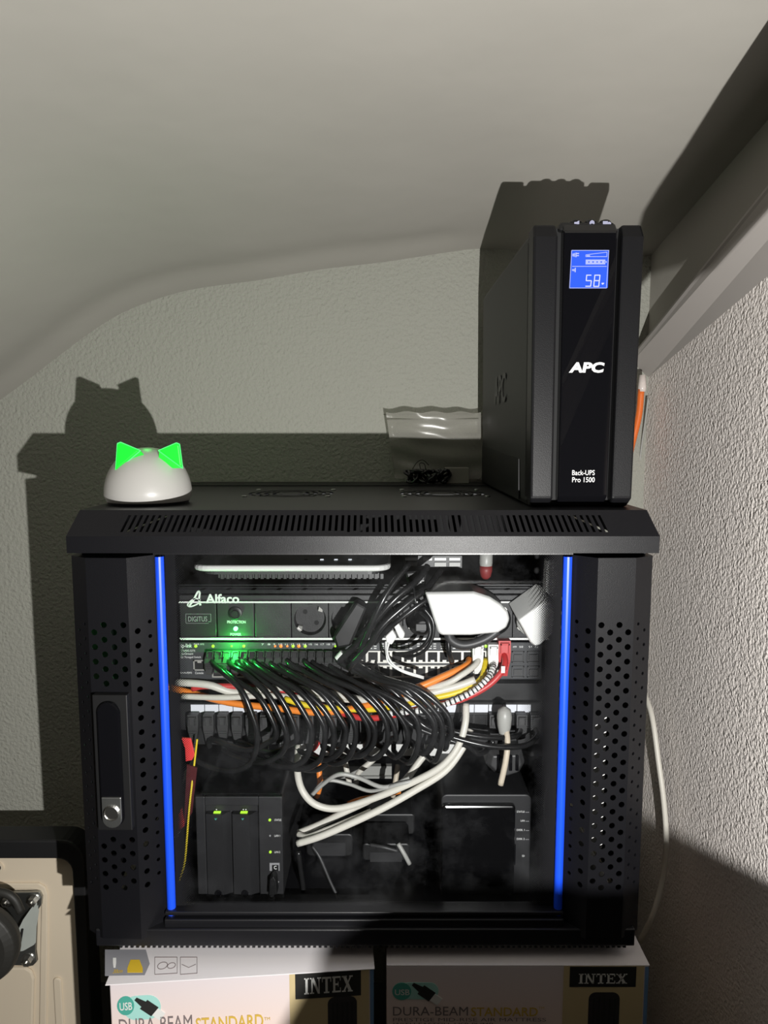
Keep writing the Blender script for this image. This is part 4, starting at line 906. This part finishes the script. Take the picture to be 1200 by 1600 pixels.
x0, x1, z0, z1 = rect(697, 731, 733, 752, 1.11); q = MB(); q.box(x0, x1, 1.11, 1.135, ZT+.0014, z1); tag(q.build('small_carton', M['paper'], origin=((x0+x1)/2, 1.12, ZT+.0014), bevel=.0008), 'small grey carton behind the clump of black wires', 'carton')
# ------------------------------------------------------------------ behind the rack on the right
q = MB(); q.tube(smooth_path([P(1002, 608, 1.15), P(998, 650, 1.15), P(986, 700, 1.15), P(970, 770, 1.15)], 5), .0052, 12); ot = q.build('flex_conduit', M['orangeclear'], smooth=True, origin=tuple(P(1003, 608, 1.15))); tag(ot, 'orange conduit with a clear cap in the corner behind the battery backup', 'conduit')
q = MB(); q.tube([P(1004, 586, 1.15), P(1003.4, 606, 1.15), P(1003, 612, 1.15)], [.0050, .0066, .0060], 12); q.build('clear_cap', M['clearcap'], ot, smooth=True)
q = MB(); q.tube(smooth_path([PX(1013, 622, .432), PX(1008, 660, .432), PX(1001, 710, .432), PX(996, 780, .432), PX(1010, 1000, .432)], 6), .0016, 6); tag(q.build('corner_lead', M['greycab'], smooth=True, origin=tuple(PX(1013, 622, .432))), 'thin grey lead running down the corner of the stucco wall', 'lead')
q = MB(); q.tube(smooth_path([PX(1006, 1080, .415), PX(1019, 1120, .415), PX(1029, 1190, .417), PX(1037, 1250, .420), PX(1041, 1310, .422), PX(1036, 1370, .420), PX(1020, 1430, .40), PX(1000, 1470, .39)], 6), .0042, 8); tag(q.build('wall_cable', M['whitecab'], smooth=True, origin=tuple(PX(1029, 1190, .417))), 'white cable hanging between rack and stucco wall', 'cable')
# ------------------------------------------------------------------ air mattress cartons
BH = .4220
def on_box(t, px, py):                 # front-face coordinates of a pixel
    o = Vector(t.location); c, s_ = math.cos(t.rotation_euler.z), math.sin(t.rotation_euler.z)
    nrm = Vector((s_, -c, 0)); d = ray(px, py); k = (o-Vector((0, 0, CAMZ))).dot(nrm)/d.dot(nrm); p = Vector((0, 0, CAMZ))+d*k-o
    return p.x*c+p.y*s_, p.z
def serif_word(q, word, x0, x1, z0, z1, d):
    G = {'I': [(.32, 0, .68, 1)], 'N': [(.12, 0, .24, 1), (.76, 0, .86, 1), [(.10, 1), (.34, 1), (.88, 0), (.70, 0)]], 'T': [(.38, 0, .62, 1), (.02, .90, .98, 1), (.02, .70, .09, 1), (.91, .70, .98, 1)],
         'E': [(.14, 0, .36, 1), (.04, 0, .94, .09), (.04, .91, .92, 1), (.3, .46, .70, .55), (.87, 0, .94, .28), (.85, .74, .92, 1), (.64, .36, .70, .66)], 'X': [[(.08, 1), (.36, 1), (.94, 0), (.66, 0)], [(.78, 1), (.90, 1), (.24, 0), (.10, 0)]]}
    ser = {'I': [(.14, .86, 0), (.14, .86, 1)], 'N': [(.0, .36, 0), (.66, 1.0, 1), (.0, .3, 1)], 'T': [(.22, .78, 0)], 'E': [], 'X': [(.0, .36, 0), (.54, 1.0, 0), (.0, .46, 1), (.68, 1.0, 1)]}
    wd = {'I': .62, 'N': 1.1, 'T': .95, 'E': .95, 'X': 1.08}; tot = sum(wd[c] for c in word); x = x0; sc = (x1-x0)/tot; H = z1-z0
    for c in word:
        w = wd[c]*sc*.95
        for g in G[c]:
            poly = g if isinstance(g, list) else [(g[0], g[1]), (g[2], g[1]), (g[2], g[3]), (g[0], g[3])]
            q.pris([(x+a*w, z0+b*H) for a, b in poly], -d, 0)
        for a, b, t in ser[c]: q.pris([(x+a*w, z0+t*.93*H), (x+b*w, z0+t*.93*H), (x+b*w, z0+t*.93*H+.07*H), (x+a*w, z0+t*.93*H+.07*H)], -d, 0)
        x += wd[c]*sc
    return q
def carton(label, loc, rz, w, left):
    t = thing('mattress_carton', label, 'carton', loc, 'air mattress cartons', rz)
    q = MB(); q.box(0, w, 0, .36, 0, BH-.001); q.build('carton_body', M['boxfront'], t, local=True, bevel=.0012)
    q = MB(); q.box(-.004 if left else 0, w+.001, -.0015 if left else -.0002, .36, BH-.001, BH); fl = q.build('top_flap', M['kraft'], t, local=True, bevel=.0004)
    F_ = lambda u, wz, d: (u, -d, wz)
    def rp4(px0, py0, px1, py1): a, b_ = on_box(t, px0, py0), on_box(t, px1, py1); return a[0], b_[0], b_[1], a[1]
    def patch(name, r_, m, d, rad=0):
        q = MB(); poly = rr(r_[0], r_[1], r_[2], r_[3], rad, 6) if rad else [(r_[0], r_[2]), (r_[1], r_[2]), (r_[1], r_[3]), (r_[0], r_[3])]
        q.pris(poly, -d, 0); return q.build(name, m, t, local=True)
    def ltr(s_, name, m, r_, d=.0009, **k): text(s_, name, m, t, F_, *r_, depth=d, local=True, **k)
    if left:
        yel, pla, itx, pic, usb, pill, plug_ = (452, 1522, 577, 1640), (461, 1517.5, 564, 1554.5), (474, 1528, 552, 1548), (512, 1558, 558, 1640), (183, 1557, 210, 1585), (192, 1557, 252, 1591), (210, 1558)
        usbt, bt1, bt2 = (187, 1566, 207, 1577), (186, 1592, 301, 1607), (306, 1590, 412, 1605)
    else:
        yel, pla, itx, pic, usb, pill, plug_ = (881, 1508, 1001, 1640), (890.5, 1509.5, 993, 1541.5), (903, 1521, 980, 1536), (920, 1550, 965, 1640), (613.5, 1535, 642, 1562), (625, 1535, 685, 1561), (643, 1535)
        usbt, bt1, bt2 = (617, 1545, 640, 1554), (614, 1572, 731, 1586), (736, 1573, 840, 1587)
    r_ = list(rp4(*yel)); r_[3] = min(r_[3], BH-.001); r_[2] = .05; patch('yellow_panel', r_, M['boxy'], .0003)
    r_ = list(rp4(*yel)); patch('blue_edge', (r_[1]+.001, w, .05, BH-.002), M['boxblue'], .0003)
    r_ = list(rp4(*pla)); r_[3] = min(r_[3], BH-.0015); patch('name_plate', r_, M['plate'], .0006); serif_word(MB(), 'INTEX', *rp4(*itx), .0010).build('brand_lettering', M['txtpale'], t, local=True)
    r_ = list(rp4(*pic)); r_[2] = .12; patch('product_picture', r_, M['photo'], .0006, .008)
    q = MB(); a = r_[0]; ww_ = (r_[1]-r_[0])/6
    for k in range(1, 6): q.box(a+ww_*k-.0012, a+ww_*k+.0012, -.0010, 0, r_[2]+.01, r_[3]-.006)
    q.build('product_stripes', M['plate'], t, local=True)
    r_ = rp4(*pill); patch('pale_pill', r_, M['tealpale'], .0004, (r_[3]-r_[2])*.48)
    r_ = rp4(*usb); q = MB(); q.pris([((r_[0]+r_[1])/2+(r_[1]-r_[0])*.52*math.cos(a), (r_[2]+r_[3])/2+(r_[3]-r_[2])*.5*math.sin(a)) for a in [2*math.pi*k/24 for k in range(24)]], -.0006, 0); q.build('round_badge', M['teal'], t, local=True)
    ltr('USB', 'lettering', M['txtpale'], rp4(*usbt), bold=.012)
    u0, z0 = on_box(t, plug_[0]+2, plug_[1]+2); u1, z1 = on_box(t, plug_[0]+44, plug_[1]+30); d = Vector((u1-u0, z1-z0)); L_ = d.length; d /= L_; n_ = Vector((-d.y, d.x))
    def strip(a, b_, wa_, wb2, m, nm, dep):
        A, B = Vector((u0, z0))+d*L_*a, Vector((u0, z0))+d*L_*b_; q = MB(); q.pris([tuple(A-n_*wa_), tuple(B-n_*wb2), tuple(B+n_*wb2), tuple(A+n_*wa_)], -dep, 0); q.build(nm, m, t, local=True)
    strip(.0, .35, .0018, .004, M['plate'], 'usb_plug_picture', .0009); strip(.3, .72, .0062, .0062, M['plate'], 'usb_plug_picture', .0010); strip(.7, 1.0, .0048, .0048, M['txtpale'], 'usb_plug_picture', .0009)
    ltr('DURA-BEAM', 'product_lettering', M['txtgrey'], rp4(*bt1), bold=0); ltr('STANDARD', 'product_lettering', M['txtgold'], rp4(*bt2), bold=.012)
    a = rp4(bt2[2]+1, bt2[1]-1, bt2[2]+10, bt2[1]+3); ltr('TM', 'lettering', M['txtgold'], a)
    if not left:
        ltr('PRESTIGE MID-RISE AIR MATTRESS', 'lettering', M['txtgrey'], rp4(614, 1589.5, 853, 1595)); ltr('WITH FASTFILL USB PUMP', 'lettering', M['txtgrey'], rp4(614, 1597, 770, 1602.5))
    else:
        def tp_(px, py):                # a pixel on the top face
            p = PZ(px, py, BH)-Vector(t.location); c, s2 = math.cos(rz), math.sin(rz); return p.x*c+p.y*s2, -p.x*s2+p.y*c
        T_ = lambda u, v, d: (u, v, BH+d-.0)
        def top(name, pts, m, d):
            q = MB(); pp_ = [(*tp_(*p), BH) for p in pts]; q.extr(pp_, (0, 0, d)); q.build(name, m, fl, local=True)
        top('icon_ground', [(164, 1484), (228, 1484), (234, 1506), (226, 1524), (164, 1525)], M['iconbg'], .0002)
        top('person_icon', [(176.5, 1497), (181.5, 1497), (181.5, 1505), (180.5, 1512), (177.5, 1512), (176.5, 1505)], M['print'], .0004)
        top('bed_icon', [(199, 1513), (204, 1500), (218, 1500), (223, 1513), (223, 1520), (199, 1520)], mat('yellow_icon', (.62, .42, .03), .45), .0004)
        a, b_ = tp_(176, 1521.5), tp_(193, 1514.5); text('30cm', 'lettering', mat('gold_icon_text', (.62, .42, .03), .45), fl, T_, a[0], b_[0], a[1], b_[1], depth=.0005, local=True, bold=.01)
        for (ax, bx) in ((242, 277), (282, 308)):
            pts = [(ax, 1496), (bx, 1496), (bx, 1521), (ax, 1523)]
            for p_, q_ in zip(pts, pts[1:]+pts[:1]):
                A, B = Vector((*tp_(*p_), BH+.0002)), Vector((*tp_(*q_), BH+.0002)); qq = MB(); qq.tube([A, B], .0003, 4); qq.build('icon_outline', M['txtgrey'], fl, local=True)
        for cxx, rad in ((254, .0055), (268, .0045)):
            a = tp_(cxx, 1509); qq = MB(); qq.lathe([(rad, 0), (rad, .0003), (rad-.0006, .0003), (rad-.0006, 0)], (a[0], a[1], BH), n=18, cap=False); qq.build('pump_icon', M['txtgrey'], fl, local=True)
        qq = MB(); qq.tube([Vector((*tp_(284, 1507), BH)), Vector((*tp_(295, 1512), BH)), Vector((*tp_(306, 1507), BH))], .0004, 4); qq.build('valve_icon', M['txtgrey'], fl, local=True)
    return t
pL, pR = PZ(171, 1537, BH), PZ(584, 1512, BH)
carton('torch-lit air mattress carton with icons on top, under the latch side of the rack', (pL.x, pL.y, 0), math.atan2(pR.y-pL.y, pR.x-pL.x), (pR-pL).length, True)
p2 = PZ(601, 1508, BH); p3 = PZ(1014, 1508, BH)
carton('shadowed air mattress carton under the hinge side of the rack', (p2.x+.002, p2.y, 0), 0, p3.x-p2.x-.002, False)
# ------------------------------------------------------------------ platform trolley standing on edge
YC = 1.035
tr = thing('platform_trolley', 'cream platform trolley with black bumper and caster standing on its edge by the wall', 'trolley', (-.60, YC+.02, 0))
xr = P(123, 1420, YC).x; zt_ = P(60, 1333, YC).z
ro = P(136, 1420, YC-.01).x; zo = P(60, 1312, YC-.01).z
deck = rr(-1.25, xr, .03, zt_, .022, 6)
q = MB(); q.pris(deck, YC, YC+.012); dk = q.build('deck', M['cream'], tr, bevel=.003)
outer = rr(-1.27, ro, .012, zo, .034, 6); inner = rr(-1.25+.001, xr-.001, .031, zt_-.001, .022, 6)
q = MB(); ring = lambda pl, y: [(x, y, z) for x, z in pl]
q.loft([ring(inner, YC-.002), ring(inner, YC-.014), ring(outer, YC-.012), ring(outer, YC+.03), ring(inner, YC+.03), ring(inner, YC-.002)], False); q.build('bumper', M['rubber'], tr, bevel=.003)
# pressed ribs of the sheet
def dp(px, py): p = P(px, py, YC); return p.x, p.z
q = MB(); a = [dp(x, y) for x, y in [(-200, 1378), (62, 1378), (72, 1384), (76, 1396), (76, 1478), (70, 1800), (60, 1800), (64, 1500), (66, 1400), (62, 1389), (50, 1387), (-200, 1387)]]; q.pris(a, YC-.004, YC); q.build('pressed_rib', M['cream'], tr, bevel=.0025)
q = MB(); a = [dp(x, y) for x, y in [(-200, 1508), (42, 1508), (52, 1514), (56, 1526), (48, 1800), (-200, 1800)]]; q.pris(a, YC-.006, YC); q.build('pressed_panel', M['cream'], tr, bevel=.003)
a0, a1 = dp(84, 1526), dp(95, 1760); q = MB(); q.pris(rr(a0[0], a0[0]+.013, a1[1], a0[1], .006), YC-.004, YC); q.build('pressed_rib', M['cream'], tr, bevel=.002)
q = MB(); c = dp(-2, 1354); q.lathe([(.008, 0), (.008, -.003), (.005, -.003), (.005, 0)], (c[0], YC, c[1]), 'y', 18); q.build('pressed_ring', M['cream'], tr)
cs = MB(); cs.pris([dp(x, y) for x, y in [(-60, 1389), (66, 1388), (70, 1396), (69, 1408), (62, 1418), (60, 1480), (62, 1496), (56, 1502), (-60, 1500)]], YC-.010, YC-.004); ca = cs.build('caster_plate', M['steel'], tr, bevel=.001)
for px, py in ((17, 1400), (57, 1400), (49, 1492)):
    c = dp(px, py); q = MB(); q.lathe([(.0105, 0), (.0105, -.0015)], (c[0], YC-.010, c[1]), 'y', 18); q.lathe([(.0074, -.0015), (.0074, -.0075), (.0050, -.0085)], (c[0], YC-.010, c[1]), 'y', 6); q.lathe([(.0028, -.0065), (.0026, -.011)], (c[0], YC-.010, c[1]), 'y', 10); q.build('bolt', M['silver'], ca)
yo = YC-.055
q = MB(); arm = [(56, 1411), (58, 1425), (54, 1450), (53, 1474), (50, 1478), (36, 1486), (20, 1488), (15, 1486), (14, 1478), (22, 1466), (36, 1437), (48, 1420)]
f_ = [P(x, y, YC-.012-.035*(57-x)/42) for x, y in arm]; q.loft([f_, [p+Vector((.002, .0025, 0)) for p in f_]]); q.build('fork', M['zinc'], ca, bevel=.0006)
q = MB(); s0, s1 = P(35, 1452, YC-.034), P(31, 1476, YC-.036); q.tube([s0, s1], .0018, 8); q.build('fork_groove', M['dark'], ca)
c = P(17, 1478, YC-.050); q = MB(); q.lathe([(.0058, 0), (.0058, -.003), (.003, -.005)], tuple(c), 'y', 14); q.build('axle_bolt', M['silver'], ca)
wc = P(-32, 1470, YC-.052)
q = MB(); q.lathe([(.020, -.016), (.050, -.016), (.061, -.010), (.064, 0), (.061, .012), (.050, .018), (.020, .018)], (wc.x, YC-.060, wc.z), 'y', 40); q.build('caster_wheel', M['tyre'], ca, smooth=False, bevel=.002)
q = MB(); q.lathe([(.0, -.020), (.018, -.020), (.020, -.014)], (wc.x, YC-.060, wc.z), 'y', 24); q.build('wheel_hub', M['blackp'], ca)
q = MB(); pts = [P(-60, 1392, YC-.05), P(0, 1394, YC-.05), P(22, 1404, YC-.05), P(33, 1425, YC-.05)]; q.tube(smooth_path(pts, 5), .006, 8); q.build('swivel_cap', M['tyre'], ca, smooth=True)
h0, h1 = P(131, 1490, YC+.03), P(128, 1640, YC+.03); q = MB(); q.tube([(h0.x, YC+.045, h0.z), (h0.x, YC+.045, .02)], .0075, 10); q.build('folded_handle', M['cream'], tr, smooth=True)
# ------------------------------------------------------------------ chair-shaped light blocker, added outside the frame: its padded back keeps the torch off the lower right
ch = thing('shade_chair', 'added chair-shaped light blocker just below the frame whose back shades the right-hand carton', 'light blocker', (.24, -.05, 0))
q = MB(); q.pris(rr(.078, .415, .44, .714, .055, 8), .125, .155); q.build('backrest', M['foam'], ch, bevel=.008)
q = MB(); q.extr([(x, y, .36) for x, y in rr(.075, .415, -.25, .12, .04)], (0, 0, .05)); q.build('seat', M['foam'], ch, bevel=.01)
for x in (.10, .39):
    for y in (-.22, .10): q = MB(); q.tube([(x, y, 0), (x, y, .365)], .012, 10); q.build('leg', M['blacksm'], ch)
    q = MB(); q.tube([(x, .105, .385), (x, .140, .42), (x, .14, .46)], .01, 8); q.build('back_strut', M['blacksm'], ch)
